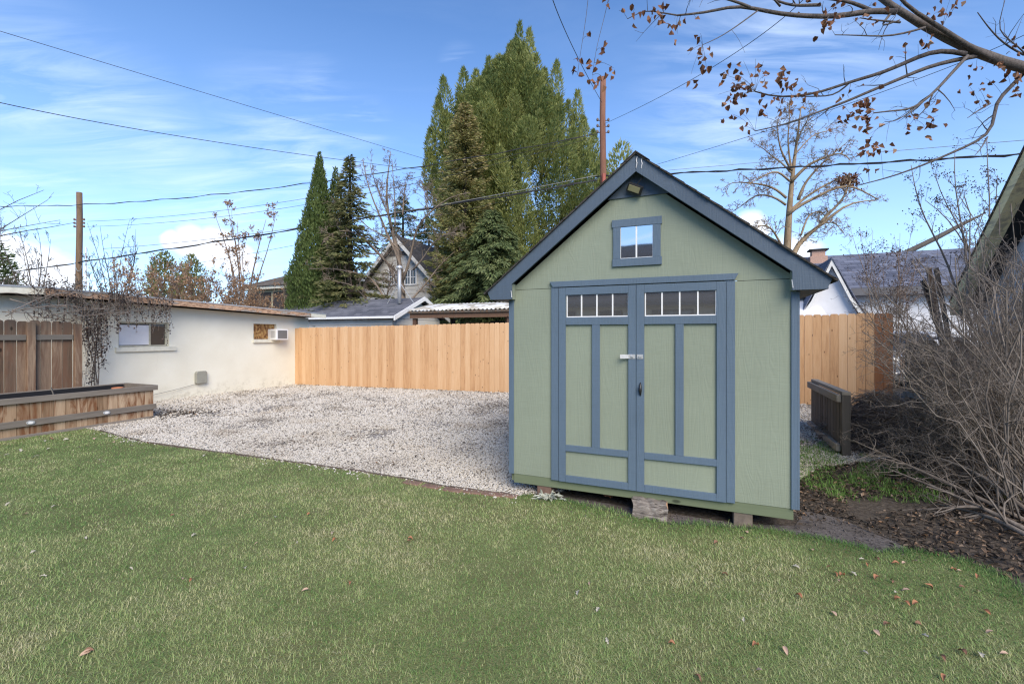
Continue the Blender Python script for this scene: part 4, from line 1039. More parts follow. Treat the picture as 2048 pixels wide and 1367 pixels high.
wire('twisted overhead cable running level past the top of the left pole', [(-150, 410, 27), (0, 408, 26), (158, 404, ZP1 - .2), (380, 396, 23.5), (620, 371, 22), (860, 335, 21), (1195, 262, ZP2)], .014, wob=.03)
wire('thin overhead wire from the upper insulators of the left pole to the right pole', [(165, 445, ZP1), (400, 424, 23.5), (620, 393, 22), (860, 352, 21), (1195, 265, ZP2)], .009)
wire('thin overhead wire from the lower insulators of the left pole to the right pole', [(165, 455, ZP1), (400, 437, 23.5), (620, 405, 22), (860, 362, 21), (1195, 272, ZP2)], .009)
wire('thick black cable bundle hung between the two utility poles', [(-150, 572, 28), (0, 545, 27), (160, 516, ZP1 - .25), (400, 492, 23), (620, 461, 21.8), (860, 417, 20.8), (1205, 355, ZP2 - .2)], .024, wob=.02)
wire('grey cable just above the thick black bundle, left of the right pole', [(200, 497, 24.4), (400, 482, 23), (620, 453, 21.7), (860, 409, 20.7), (1204, 351, ZP2 - .2)], .014, 'wiregrey')
wire('thin wire lowest in front of the left trees, below the black cable bundle', [(0, 588, 26), (240, 556, 24.5), (620, 484, 22), (860, 432, 21), (1200, 358, ZP2 - .15)], .009)
wire('thick black cable running right from behind the shed peak across the bare tree', [(1206, 353, ZP2 - .15), (1340, 346, 18.6), (1500, 340, 17), (1780, 325, 14.5), (2060, 306, 12.5), (2200, 298, 11.5)], .022, wob=.012)
wire('thin wire above the thick black cable on the right', [(1206, 352, ZP2 - .15), (1590, 318, 16), (1800, 302, 14), (2060, 279, 12), (2200, 270, 11)], .008, 'wiregrey')
wire('service wire dropping from the top edge to the right utility pole', [(1098, -25, 9), (1120, 40, 10.5), (1150, 100, 12.5), (1178, 160, 15.5), (1204, 205, ZP2 - .1)], .010)
wire('thin wire running up from the right pole to the top edge behind the leafy limb', [(1206, 245, ZP2), (1300, 215, 15), (1420, 135, 11), (1570, 20, 8), (1640, -40, 7)], .007)
wire('thin wire running up to the right edge behind the leafy limb', [(1206, 355, ZP2), (1480, 290, 15), (1720, 205, 12), (1910, 115, 10), (2060, 38, 9), (2150, -15, 8.5)], .007)

# ------------------------------------------------------------------ vegetation helpers
def unit(v): return v / (np.linalg.norm(v, axis=-1, keepdims=True) + 1e-9)
def resample(P, m):
    P = np.asarray(P, float); s = np.concatenate([[0], np.cumsum(np.linalg.norm(np.diff(P, axis=0), axis=1))])
    t = np.linspace(0, s[-1], m)
    # smooth interpolation through the points
    Q = np.stack([np.interp(t, s, P[:, k]) for k in range(3)], -1)
    for _ in range(2): Q[1:-1] = .25 * Q[:-2] + .5 * Q[1:-1] + .25 * Q[2:]
    return Q
class Bare:                            # a bare woody plant: limbs given, side branches grown
    def __init__(s, rs): s.rs = rs; s.br = {}; s.tips = []
    def put(s, P, r0, r1, m=None, level=0):
        m = m or len(P)
        Q = resample(P, m); R = np.linspace(r0, r1, m)
        s.br.setdefault((m, level), []).append((Q, R)); return Q, R
    def twigs(s, Q, R, n, ln, level, up=.25, spread=.9, t0=.15, m=5, kids=(4, .5), rmin=.002, maxlev=3, wig=.10, grav=0.0, rk=.55):
        rs = s.rs
        for _ in range(n):
            t = t0 + (1 - t0) * rs.rand(); i = min(len(Q) - 2, int(t * (len(Q) - 1))); f = t * (len(Q) - 1) - i
            p = Q[i] * (1 - f) + Q[i + 1] * f; tg = unit(Q[i + 1] - Q[i]); r = (R[i] * (1 - f) + R[i + 1] * f) * rk
            pr = rs.normal(size=3); pr -= tg * (pr @ tg); pr = unit(pr)
            d = unit(tg * .6 + pr * spread + np.array((0, 0, up)))
            L = ln * (.55 + .75 * rs.rand()) * (1.1 - .5 * t)
            pts = [p]; c = p.copy()
            for k in range(m - 1):
                d = unit(d + rs.normal(0, wig * 1.6, 3) + np.array((0, 0, up * .18 - grav * (k + 1) / m)))
                c = c + d * L / (m - 1); pts.append(c)
            q = np.array(pts); ra = max(rmin, min(r, L * .022)); rr = np.linspace(ra, max(rmin * .6, ra * .3), m)
            s.br.setdefault((m, level), []).append((q, rr)); s.tips.append(q[-1])
            if level < maxlev: s.twigs(q, rr, max(1, int(kids[0] * (.6 + .8 * rs.rand()))), L * kids[1], level + 1, up, spread, .25, m if level < 1 else 4, kids, rmin, maxlev, wig, grav, .6)
    def mesh(s, levels=None, mb=None, sides=(8, 5, 4, 3, 3)):
        mb = mb or MB()
        for (m, lv), L in sorted(s.br.items()):
            if levels is not None and lv not in levels: continue
            mb.tubes(np.array([q for q, r in L]), np.array([r for q, r in L]), sides[min(lv, 4)], s.rs.rand(len(L)), cap=lv < 1)
        return mb
def leaves(mb, C, axis, up, L, Wd, rv, fold=.25, shape='leaf'):
    n = len(C); axis = unit(axis); side = unit(np.cross(axis, up)); nrm = np.cross(side, axis)
    L = np.broadcast_to(L, (n,))[:, None]; Wd = np.broadcast_to(Wd, (n,))[:, None]
    a = C; b = C + axis * L
    if shape == 'leaf':
        m1 = C + axis * L * .30 + side * Wd * .46 + nrm * Wd * fold; m2 = C + axis * L * .26 - side * Wd * .48 + nrm * Wd * fold * 1.2
        m3 = C + axis * L * .74 + side * Wd * .40 + nrm * Wd * fold * .6; m4 = C + axis * L * .68 - side * Wd * .42 + nrm * Wd * fold * .3
        mid = C + axis * L * .5 - nrm * Wd * fold * .3; b = b - nrm * L * fold * .6
        V = np.stack([a, m1, m3, b, m4, m2, mid], 1).reshape(-1, 3); o = np.arange(n)[:, None] * 7
        Fx = np.concatenate([o + np.array([f]) for f in ((0, 1, 6), (1, 2, 6), (2, 3, 6), (3, 4, 6), (4, 5, 6), (5, 0, 6))], 1).reshape(-1, 3)
        mb.add(V, Fx, np.repeat(rv, 6))
    else:
        m1 = C + axis * L * .42 + side * Wd * .5 + nrm * Wd * fold; m2 = C + axis * L * .42 - side * Wd * .5 + nrm * Wd * fold
        V = np.stack([a, m1, b, m2], 1).reshape(-1, 3); o = np.arange(n)[:, None] * 4
        mb.add(V, np.concatenate([o + np.array([f]) for f in ((0, 1, 2), (0, 2, 3))], 1).reshape(-1, 3), np.repeat(rv, 2))
def rdir(n, rs=RS): return unit(rs.normal(size=(n, 3)))

M['cedarleaf'] = leafy('cedar sprays', [(0, (.09, .125, .04)), (.35, (.21, .255, .08)), (.65, (.33, .36, .125)), (1, (.45, .45, .18))], .7, .38)
M['browntip'] = leafy('brown tipped conifer sprays', [(0, (.10, .13, .045)), (.45, (.25, .27, .10)), (.75, (.36, .32, .14)), (1, (.44, .34, .19))], .7, .25)
M['arborleaf'] = leafy('arborvitae sprays', [(0, (.036, .062, .018)), (.5, (.085, .125, .036)), (1, (.16, .20, .065))], .7, .12)
M['spruceleaf'] = leafy('spruce needles', [(0, (.05, .078, .03)), (.5, (.115, .155, .06)), (1, (.20, .225, .10))], .7, .2)
M['drabspruce'] = leafy('brownish spruce needles', [(0, (.075, .095, .04)), (.5, (.165, .175, .07)), (.8, (.24, .21, .10)), (1, (.32, .25, .14))], .7, .2)
M['trunk'] = bark('grey brown bark', (.045, .036, .03), (.15, .125, .10))
M['trunkgold'] = bark('tan bark', (.16, .115, .07), (.38, .29, .19), 10, .3)
M['trunkpale'] = bark('pale grey brown bark', (.11, .085, .065), (.27, .215, .17), 16)
M['trunkgrey'] = bark('silver grey twig bark', (.085, .070, .059), (.27, .232, .20), 20)
M['trunkrust'] = bark('rusty twig bark', (.14, .095, .07), (.33, .24, .18), 20)
M['limbbark'] = bark('dark limb bark', (.035, .03, .03), (.16, .14, .13), 60, .6)
M['drybrown'] = leafy('dry brown leaves', [(0, (.09, .04, .02)), (.4, (.20, .09, .048)), (.75, (.32, .17, .10)), (1, (.42, .27, .17))], .75, .25)
M['rustleaf'] = leafy('rusty dead leaves', [(0, (.20, .11, .06)), (.5, (.36, .23, .14)), (1, (.50, .35, .23))], .8, .25)
M['bud'] = leafy('dark buds and berries', [(0, (.025, .018, .018)), (.6, (.06, .045, .042)), (1, (.14, .095, .075))], .7, 0)

# ------------------------------------------------------------------ conifers
def plume(mb, base, ax, L, R, n, rs, hue=.5, ln=(.13, .30), wd=.055, out=.75, droop=0.0):
    ax = unit(np.array(ax, float)); t = rs.rand(n) ** .9
    pr = rdir(n, rs); pr -= (pr @ ax)[:, None] * ax; pr = unit(pr)
    prof = R * np.minimum(1, 1.9 * (1 - t) ** .8) * np.minimum(1, .45 + 2.2 * t)
    rad = prof * (.35 + .65 * rs.rand(n) ** .5)
    C = np.array(base) + ax * (t * L)[:, None] + pr * rad[:, None]
    d = unit(ax * (.75 + .25 * rs.rand(n))[:, None] + pr * out * (.4 + .8 * rs.rand(n))[:, None] + rs.normal(0, .22, (n, 3)) + np.array((0, 0, -droop)))
    rv = np.clip(hue + rs.normal(0, .17, n) + .16 * (rad / (R + 1e-6) - .6), 0, 1)
    leaves(mb, C, d, pr + rs.normal(0, .5, (n, 3)), rs.uniform(*ln, n), wd * rs.uniform(.7, 1.4, n), rv, .15, 'spray')
rs = np.random.RandomState(5)
ZC = 26.5; s_ = ZC / F
def trunk(root, h, r, mat=None, lean=0): return MB().tubes(np.stack([np.linspace(0, lean, 7), np.zeros(7), np.linspace(-.1, h, 7)], -1), np.linspace(r, r * .2, 7), 10).build('trunk', mat or M['trunk'], root, smooth=True)
ced = W(1036, 668, ZC); cr = thing('cedar_tree', 'huge broad evergreen cedar with many upright spires behind the shed', 'tree', (ced[0], ZC, 0))
trunk(cr, 13, .55)
ENV = [(640, 175, 200), (520, 172, 205), (400, 170, 205), (330, 166, 178), (270, 162, 150), (215, 150, 122), (180, 128, 104), (150, 104, 66), (110, 42, 30), (75, 4, 4)]
ey = np.array([e[0] for e in ENV])[::-1]; el = np.array([e[1] for e in ENV])[::-1]; er = np.array([e[2] for e in ENV])[::-1]
mb = MB()
def env(py): return np.interp(py, ey, el) * s_, np.interp(py, ey, er) * s_
for k in range(940):
    py = 650 - 570 * rs.rand() ** 1.3; a = rs.uniform(0, 2 * np.pi)
    if k % 3 == 0: a = rs.uniform(2.2, 4.4)
    L_, R_ = env(py); kq = np.interp(py, [90, 200, 330, 420], [.72, .9, 1.0, 1.0]); L_, R_ = L_ * kq, R_ * kq; rr = rs.uniform(.55, 1.0) if k % 4 else rs.uniform(.2, .6)
    ca_, sa = math.cos(a), math.sin(a); ex = R_ if ca_ > 0 else L_; ez_ = min(L_, R_) * .95
    tip = np.array((ca_ * ex * rr, sa * ez_ * rr, EYE - (py - CY) * s_))
    pl_len = rs.uniform(1.5, 3.2); tl_ = rs.uniform(.25, .75); tilt = np.array((ca_ * tl_ * rr, sa * tl_ * rr, 1))
    R0 = rs.uniform(.34, .74); n = int(480 * (1.0 if sa < .2 else .3))
    b0 = tip - unit(tilt) * pl_len
    if b0[2] < .2: b0[2] = .2
    plume(mb, b0, tilt, pl_len, R0, n, rs, rs.uniform(.12, .8), out=.95)
for px, py, R0, L0 in ((1035, 70, .42, 4.2), (1014, 94, .36, 3.5), (1061, 90, .36, 3.5), (1025, 120, .5, 3.5), (1050, 150, .6, 4), (1000, 165, .6, 4), (1085, 185, .6, 4), (1115, 215, .6, 4), (965, 180, .6, 4), (925, 200, .6, 4), (900, 235, .6, 4), (1150, 240, .5, 3.5), (1165, 290, .6, 4), (1190, 330, .6, 4), (885, 290, .6, 4), (875, 350, .6, 4), (1205, 360, .6, 4), (1180, 380, .7, 4), (1195, 420, .7, 4), (1140, 330, .7, 4), (1160, 420, .8, 4), (1120, 380, .8, 4), (1200, 480, .8, 4), (1150, 500, .8, 4), (985, 112, .35, 3.0), (972, 130, .4, 3.2), (932, 152, .5, 3.6), (1088, 146, .4, 3.4), (1106, 148, .4, 3.2), (1070, 140, .5, 3.5), (1148, 194, .4, 3.2), (1130, 196, .45, 3.2), (900, 176, .45, 3.0), (880, 213, .32, 2.4), (1000, 130, .5, 3.6), (1045, 120, .5, 3.6), (950, 140, .5, 3.0), (1168, 246, .4, 2.6), (1188, 265, .35, 2.4), (1210, 305, .4, 2.6), (868, 272, .35, 2.4), (862, 312, .35, 2.4)):
    tip = W(px, py, ZC) - np.array((ced[0], ZC, 0)); tip[1] = rs.uniform(-1.6, .4)
    plume(mb, tip - np.array((0, 0, L0)), (rs.normal(0, .04), 0, 1), L0, R0, 1000, rs, rs.uniform(.4, .7))
mb.build('crown', M['cedarleaf'], cr)

def conifer(name, lb, px, ytop, Z, prof, mat, n, hue, ln, wd, out=.8, up=.9, jag=.12, cat='tree', rad_bias=.5, lean=0.0, upj=.2):
    t = W(px, ytop, Z); root = thing(name, lb, cat, (t[0], Z, 0)); H = t[2]
    trunk(root, H * .9, max(.08, H * .018), lean=lean * .8)
    py = np.array([p[0] for p in prof]); hw = np.array([p[1] for p in prof]) * Z / F
    hz = EYE - (py - CY) * Z / F; o = np.argsort(hz)
    z = None
    # area-weighted heights
    zz = np.linspace(.3, H, 400); ww = np.interp(zz, hz[o], hw[o]) + .02
    z = np.interp(rs.rand(n), np.cumsum(ww) / ww.sum(), zz)
    a = rs.uniform(0, 2 * np.pi, n); keep = (np.sin(a) < .3) | (rs.rand(n) < .5); z, a = z[keep], a[keep]; n = len(z)
    jagn = 1 + jag * (2 * vn(a * 2.2, z * 1.6 + px, 1.0, 4) - 1) + jag * .8 * (2 * vn(a * 6, z * 4.5 + px, 1.0, 6) - 1)
    R = np.interp(z, hz[o], hw[o]) * jagn
    rr = R * (1 - (1 - rs.rand(n) ** rad_bias) * .75)
    pr = np.stack([np.cos(a), np.sin(a), np.zeros(n)], -1)
    C = pr * rr[:, None] + np.stack([lean * z / H, 0 * z, z], -1)
    d = unit(pr * out * (.5 + rs.rand(n))[:, None] + np.array((0, 0, up)) + rs.normal(0, upj, (n, 3)))
    cl = vn(a * 3, z * 2.0, 1.0, int(px) % 9)
    rv = np.clip(hue + .5 * (cl - .5) + rs.normal(0, .14, n), 0, 1)
    mb = MB(); leaves(mb, C, d, pr + rs.normal(0, .5, (n, 3)), rs.uniform(*ln, n), wd * rs.uniform(.7, 1.4, n), rv, .15, 'spray')
    mb.build('crown', mat, root); return root
conifer('arborvitae', 'tall narrow columnar arborvitae, tallest of the pair left of the fruit tree', 639, 308, 21.5, [(650, 62), (560, 56), (500, 42), (450, 33), (400, 21), (350, 10), (308, 1)], M['arborleaf'], 42000, .5, (.10, .2), .06, .55, 1.0, .10)
conifer('arborvitae', 'shorter columnar arborvitae right behind the tallest one', 671, 338, 22.3, [(650, 50), (560, 42), (450, 24), (400, 14), (338, 1)], M['arborleaf'], 22000, .48, (.10, .2), .06, .55, 1.0, .12)

def spruce(lb, px, ytop, Z, prof, mat, hue, dz=.30, droop=.25, nb=9, dens=26, ybot=640, name='spruce_tree', ln=(.14, .28), wd=.06, brown=0.0, gapy=.25, curve=0.0):
    t = W(px, ytop, Z); root = thing(name, lb, 'tree', (t[0], Z, 0)); H = t[2]
    trunk(root, H * .97, max(.1, H * .02))
    py = np.array([p[0] for p in prof]); hw = np.array([p[1] for p in prof]) * Z / F; hz = EYE - (py - CY) * Z / F; o = np.argsort(hz)
    zb = EYE - (ybot - CY) * Z / F
    mb = MB(); z = H - .1; Cs, Ds, Us, Rv = [], [], [], []
    while z > max(.4, zb):
        for b in range(nb):
            a = rs.uniform(0, 2 * np.pi)
            if math.sin(a) > .35 and rs.rand() < .5: continue
            L = np.interp(z, hz[o], hw[o]) * rs.uniform(.72, 1.12)
            if rs.rand() < .1: L *= 1.12
            n = max(6, int(dens * L / .8)); tt = rs.rand(n) ** .75
            pr = np.array((math.cos(a), math.sin(a), 0)); sd_ = np.array((-pr[1], pr[0], 0))
            drop = -droop * L * tt ** 1.3 + curve * L * tt ** 3
            wdt = .34 * L * (1 - tt) ** .7 * (tt + .15)
            s1 = rs.uniform(-1, 1, n)
            C = pr * (tt * L)[:, None] + sd_ * (s1 * wdt)[:, None]; C[:, 2] += z + drop + rs.normal(0, .04, n)
            d = pr * 1.0 + sd_ * (s1 * .9)[:, None] + np.array((0, 0, -droop * .9 - .15)) + rs.normal(0, .25, (n, 3))
            Cs.append(C); Ds.append(d); Us.append(np.tile((0, 0, .7), (n, 1)) + pr * .6 + rs.normal(0, .7, (n, 3)))
            Rv.append(np.clip(hue + rs.normal(0, .13, n) + .22 * (tt - .5) + rs.normal(0, .08) + brown * (z / H), 0, 1))
        z -= dz * rs.uniform(.7, 1.3) * (.35 + .65 * min(1, (H - z) / (.35 * H)))
    C = np.concatenate(Cs); n = len(C)
    leaves(mb, C, np.concatenate(Ds), np.concatenate(Us), rs.uniform(*ln, n), wd * rs.uniform(.7, 1.3, n), np.concatenate(Rv), .1, 'spray')
    mb.build('crown', mat, root); return root
spruce('brownish spruce with a ragged top beside the columnar arborvitaes', 700, 310, 20.8, [(650, 85), (560, 72), (480, 56), (400, 34), (350, 14), (310, 2)], M['drabspruce'], .42, .26, .12, 11, 34, 650)
spruce('drooping green spruce at the lower left of the huge cedar', 985, 415, 21.0, [(640, 140), (580, 122), (540, 100), (500, 92), (470, 60), (440, 30), (415, 4)], M['spruceleaf'], .55, .24, .55, 10, 42, 650, ln=(.18, .36), wd=.07, curve=.1)
spruce('slim brown tipped conifer in front of the left side of the huge cedar', 930, 205, 22.6, [(560, 74), (480, 62), (400, 50), (330, 40), (260, 26), (225, 13), (205, 3)], M['browntip'], .36, .24, .06, 12, 44, 600, ln=(.13, .28), wd=.06, curve=.25, brown=.30)
spruce('small dark evergreen rising left of the huge cedar behind the grey house', 806, 392, 32.0, [(560, 70), (500, 48), (450, 34), (415, 20), (392, 2)], M['spruceleaf'], .35, .35, .15, 9, 30, 600)
spruce('dark evergreen behind the grey house roof, beside the huge cedar', 858, 430, 31.0, [(560, 60), (500, 46), (450, 22), (430, 3)], M['spruceleaf'], .3, .35, .2, 9, 30, 600)
conifer('evergreen_tree', 'yellowish evergreen peeking out just right of the reddish utility pole', 1243, 283, 27.5, [(420, 62), (360, 46), (320, 26), (283, 3)], M['cedarleaf'], 7000, .72, (.2, .4), .10, .7, .9, .35)
conifer('evergreen_tree', 'small far evergreen above the stucco roof, left of two', 329, 503, 34, [(600, 34), (560, 30), (530, 20), (503, 4)], M['browntip'], 7000, .35, (.14, .3), .09, .6, .9, .3)
conifer('evergreen_tree', 'small far evergreen above the stucco roof, right of two', 384, 510, 34, [(600, 32), (560, 26), (535, 17), (510, 4)], M['browntip'], 6000, .45, (.14, .3), .09, .6, .9, .3)
conifer('evergreen_tree', 'dark evergreen at the left edge above the stucco building', -22, 470, 24, [(620, 50), (560, 42), (520, 34), (490, 18), (470, 3)], M['spruceleaf'], 7000, .35, (.16, .3), .08, .8, .5, .3)

# ------------------------------------------------------------------ bare trees
def barelimbs(T, limbs, Z, zj, thin, m=12):
    out = []
    for i, (pts, r0, r1) in enumerate(limbs):
        dz = T.rs.uniform(-zj, zj)
        P = np.array([W(x, y, Z + dz * j / (len(pts) - 1)) for j, (x, y) in enumerate(pts)])
        kf = .62 if thin is None else thin
        if i: P[1:-1] += T.rs.normal(0, .012, (len(P) - 2, 3)) * np.linalg.norm(P[-1] - P[0])
        out.append(T.put(P, r0 * (.85 if i == 0 else kf), max(.012, r1 * kf), m))
    return out
def finish(T, name, lb, mat, base, parts=True, extra=None):
    root = thing(name, lb, 'tree', base)
    off = np.array(base)
    for k in list(T.br):
        T.br[k] = [(q - off, r) for q, r in T.br[k]]
    if parts:
        T.mesh({0}).build('trunk', mat, root, smooth=True)
        T.mesh({1, 2, 3, 4}).build('branches', mat, root)
    else: T.mesh().build('branches', mat, root, smooth=True)
    return root
# big tan bare tree right of the shed roof
Z = 24.0; T = Bare(np.random.RandomState(3))
LM = [([(1572, 660), (1574, 560), (1573, 500), (1577, 440), (1583, 364), (1588, 319), (1592, 289), (1599, 255), (1602, 214)], .33, .035),
      ([(1576, 560), (1579, 503), (1609, 471), (1656, 436), (1689, 411), (1718, 399), (1753, 401)], .26, .03),
      ([(1640, 446), (1668, 420), (1684, 399), (1701, 362)], .13, .05),
      ([(1575, 430), (1584, 416), (1619, 404), (1644, 384), (1681, 369), (1713, 371), (1756, 399)], .15, .04),
      ([(1577, 425), (1609, 394), (1656, 364), (1681, 357)], .13, .05), ([(1582, 364), (1619, 329), (1659, 312), (1681, 304), (1700, 320)], .15, .03),
      ([(1596, 400), (1609, 369), (1634, 337), (1664, 307), (1700, 280)], .12, .02), ([(1579, 362), (1554, 342), (1527, 351), (1507, 362), (1490, 375)], .10, .02),
      ([(1573, 396), (1549, 376), (1524, 369), (1495, 366), (1457, 364), (1447, 378)], .11, .02), ([(1572, 410), (1549, 394), (1519, 386), (1502, 394), (1480, 414), (1462, 425)], .10, .02),
      ([(1565, 495), (1559, 486), (1544, 456), (1524, 449), (1514, 456)], .10, .03), ([(1582, 340), (1574, 325), (1562, 304), (1557, 274), (1555, 240)], .10, .025),
      ([(1584, 340), (1580, 320), (1575, 279), (1579, 230), (1578, 205)], .09, .02), ([(1592, 290), (1602, 265), (1616, 240), (1622, 215)], .07, .02),
      ([(1582, 345), (1562, 325), (1549, 314), (1527, 294), (1507, 287)], .08, .02), ([(1589, 310), (1625, 270), (1660, 262), (1690, 250)], .06, .015),
      ([(1602, 470), (1615, 430), (1640, 420), (1650, 432)], .09, .04), ([(1609, 471), (1640, 448), (1665, 440), (1690, 470)], .07, .02)]
for i, (Q, R) in enumerate(barelimbs(T, LM, Z, 1.6, None)):
    T.twigs(Q, R, 20 if i else 14, .85, 1, .12, .95, .22 if i else .55, 5, (4.5, .55), .0095, 3, .22, .06)
bt = finish(T, 'bare_tree', 'large tan bare tree with nests of dead leaves behind the shed roof', M['trunkgold'], (W(1572, 660, Z)[0], Z, 0))
mb = MB(); c = np.array([W(x, y, Z - .2) for x, y in ((1692, 360), (1700, 358), (1683, 364), (1706, 366), (1678, 306))]) - np.array((W(1572, 660, Z)[0], Z, 0))
C = np.concatenate([ci + T.rs.normal(0, 1, (70, 3)) * np.array((.20, .2, .13)) for ci in c[:4]] + [c[4] + T.rs.normal(0, .1, (10, 3))]); n = len(C)
leaves(mb, C, rdir(n, T.rs), rdir(n, T.rs), .17, .1, np.clip(T.rs.normal(.3, .2, n), 0, 1)); mb.build('dead_leaves', M['drybrown'], bt)

# bare fruit tree in front of the grey house
Z = 20.6; T = Bare(np.random.RandomState(8))
LM = [([(808, 640), (806, 596), (800, 517), (790, 480), (781, 454), (769, 392), (778, 340), (781, 303)], .17, .02),
      ([(803, 540), (800, 517), (784, 486), (756, 439), (737, 392), (725, 318)], .11, .015), ([(781, 533), (744, 489), (706, 458), (662, 464), (643, 489)], .09, .012),
      ([(775, 610), (769, 593), (744, 555), (700, 543), (659, 536), (621, 538)], .09, .012), ([(745, 612), (734, 596), (706, 571), (659, 560)], .07, .012),
      ([(790, 540), (775, 524), (731, 476), (700, 451), (662, 392)], .08, .012), ([(806, 560), (819, 520), (825, 476), (832, 439), (857, 423), (895, 392), (942, 385)], .11, .012),
      ([(815, 610), (825, 593), (851, 565), (873, 533), (910, 502)], .09, .012), ([(826, 540), (851, 511), (863, 489), (895, 458), (926, 467)], .07, .012),
      ([(783, 460), (781, 439), (756, 376), (740, 330)], .06, .012), ([(790, 450), (788, 420), (790, 376), (784, 320)], .05, .012), ([(805, 430), (810, 385), (812, 357)], .05, .01),
      ([(857, 423), (852, 382), (842, 362)], .04, .01), ([(800, 500), (770, 470), (740, 460), (700, 420)], .06, .012), ([(810, 590), (790, 560), (770, 520), (760, 500)], .06, .02), ([(777, 612), (776, 590), (781, 560), (795, 540)], .06, .03)]
for i, (Q, R) in enumerate(barelimbs(T, LM, Z, 1.4, .62)):
    T.twigs(Q, R, 17, .8, 1, .22, .9, .2, 5, (5, .55), .0075, 3, .18, .05)
finish(T, 'fruit_tree', 'bare fruit tree with spreading grey branches in front of the grey house', M['trunkpale'], (W(808, 640, Z)[0], Z, 0))

def gentree(name, lb, px, ytop, Z, seed, mat, stems, spread, r, leafmat=None, nl=0, tw=10, tl=.9, cl=0.0, lr=(.08, .14), upk=.5, kids=(4, .55), leafkind='leaf'):
    T = Bare(np.random.RandomState(seed)); rs_ = T.rs; b = W(px, 668, Z); b[2] = 0; H = W(px, ytop, Z)[2]
    for k in range(stems):
        a = rs_.uniform(0, 2 * np.pi); s1 = spread * rs_.uniform(.3, 1)
        tip = b + np.array((math.cos(a) * s1, math.sin(a) * s1 * .6, H * rs_.uniform(.72, 1)))
        mid = b * .6 + tip * .4 + np.array((rs_.normal(0, .15), rs_.normal(0, .15), .1 * H)); mid[:2] = b[:2] * .7 + tip[:2] * .3 + rs_.normal(0, .1, 2)
        b2 = b + np.append(rs_.normal(0, .06 + .02 * stems, 2), 0)
        Q, R = T.put([b2, mid, (mid + tip) / 2 + np.append(rs_.normal(0, .1, 2), 0), tip], r * rs_.uniform(.6, 1), r * .12, 9)
        T.twigs(Q, R, tw, tl, 1, upk, .75, .3, 5, kids, .0085 if Z > 15 else .003, 3, .13)
    tips = np.array(T.tips)
    root = finish(T, name, lb, mat, (b[0], Z, 0))
    if nl:
        off = np.array((b[0], Z, 0)); w_ = np.clip((tips[:, 2] / H - cl), 0.02, 1) if cl else np.ones(len(tips))
        ix = rs_.choice(len(tips), nl, p=w_ / w_.sum()); C = tips[ix] - off + rs_.normal(0, .06, (nl, 3)); mb = MB()
        leaves(mb, C, rdir(nl, rs_) + np.array((0, 0, -.5)), rdir(nl, rs_), rs_.uniform(*lr, nl), rs_.uniform(lr[0] * .6, lr[1] * .7, nl), np.clip(rs_.normal(.5, .25, nl), 0, 1))
        mb.build('dead_leaves', leafmat or M['rustleaf'], root)
    return root
gentree('bare_tree', 'slender bare tree with a few orange leaves at its top above the stucco roof', 487, 412, 24.5, 21, M['trunkrust'], 7, 2.3, .085, M['rustleaf'], 750, 9, .9, .45)
gentree('bare_tree', 'bare grey brown tree just right of the left utility pole', 232, 440, 23.5, 22, M['trunk'], 10, 2.4, .055, None, 0, 9, .8)
gentree('bare_tree', 'thin bare tree left of the left utility pole', 72, 440, 23.0, 23, M['trunk'], 6, 1.9, .055, None, 0, 10, .85)
gentree('bare_tree', 'slim bare tree leaning out beside the cream screened house', 560, 520, 25.5, 24, M['trunk'], 3, 1.6, .05, None, 0, 10, .8)
for i, (px, yt, Z, sp, lb) in enumerate(((285, 520, 21, 1.8, 'rusty leaved thicket above the stucco roof, nearest the left pole'), (345, 530, 22, 1.8, 'rusty leaved thicket below the left far evergreen'), (405, 528, 21.5, 1.8, 'rusty leaved thicket below the right far evergreen'), (455, 545, 21, 1.6, 'rusty leaved thicket at the foot of the orange leaved tree'), (525, 560, 22, 1.5, 'rusty leaved thicket beside the cream screened house'))):
    gentree('shrub', lb, px, yt, Z, 30 + i, M['trunkrust'], 15, sp, .032, M['rustleaf'], 900, 11, .7, 0, (.07, .14))['group'] = 'rusty thickets above the stucco roof'
gentree('shrub', 'dark bare twiggy shrub behind the left end of the stucco roof', 20, 520, 18, 41, M['trunk'], 10, 2.2, .03, None, 0, 9, .8)
gentree('shrub', 'dark bare twiggy shrub between the left pole and the roof peak', 130, 535, 19, 42, M['trunk'], 9, 2.0, .03, None, 0, 9, .7)
# branches reaching in at the left edge
T = Bare(np.random.RandomState(50)); Z = 12.0
for pts in ([(-260, 640), (-120, 500), (-20, 425), (40, 395), (88, 380)], [(-260, 640), (-140, 520), (-40, 465), (40, 455), (120, 440)], [(-260, 640), (-120, 540), (-20, 470), (55, 425), (95, 400)], [(-200, 600), (-80, 500), (10, 462), (90, 460), (150, 445)]):
    Q, R = T.put([W(x, y, Z) for x, y in pts], .03, .005, 9); T.twigs(Q, R, 9, .6, 1, .2, .7, .45, 5, (3, .5), .004, 2, .1)
b0 = W(-260, 640, Z); T.put([np.array((b0[0] - .3, Z, 0)), np.array((b0[0] - .1, Z, 1)), b0], .09, .045, 6)
finish(T, 'bare_tree', 'thin bare branches of a tree reaching in from the left edge', M['trunk'], (b0[0] - .3, Z, 0), False)
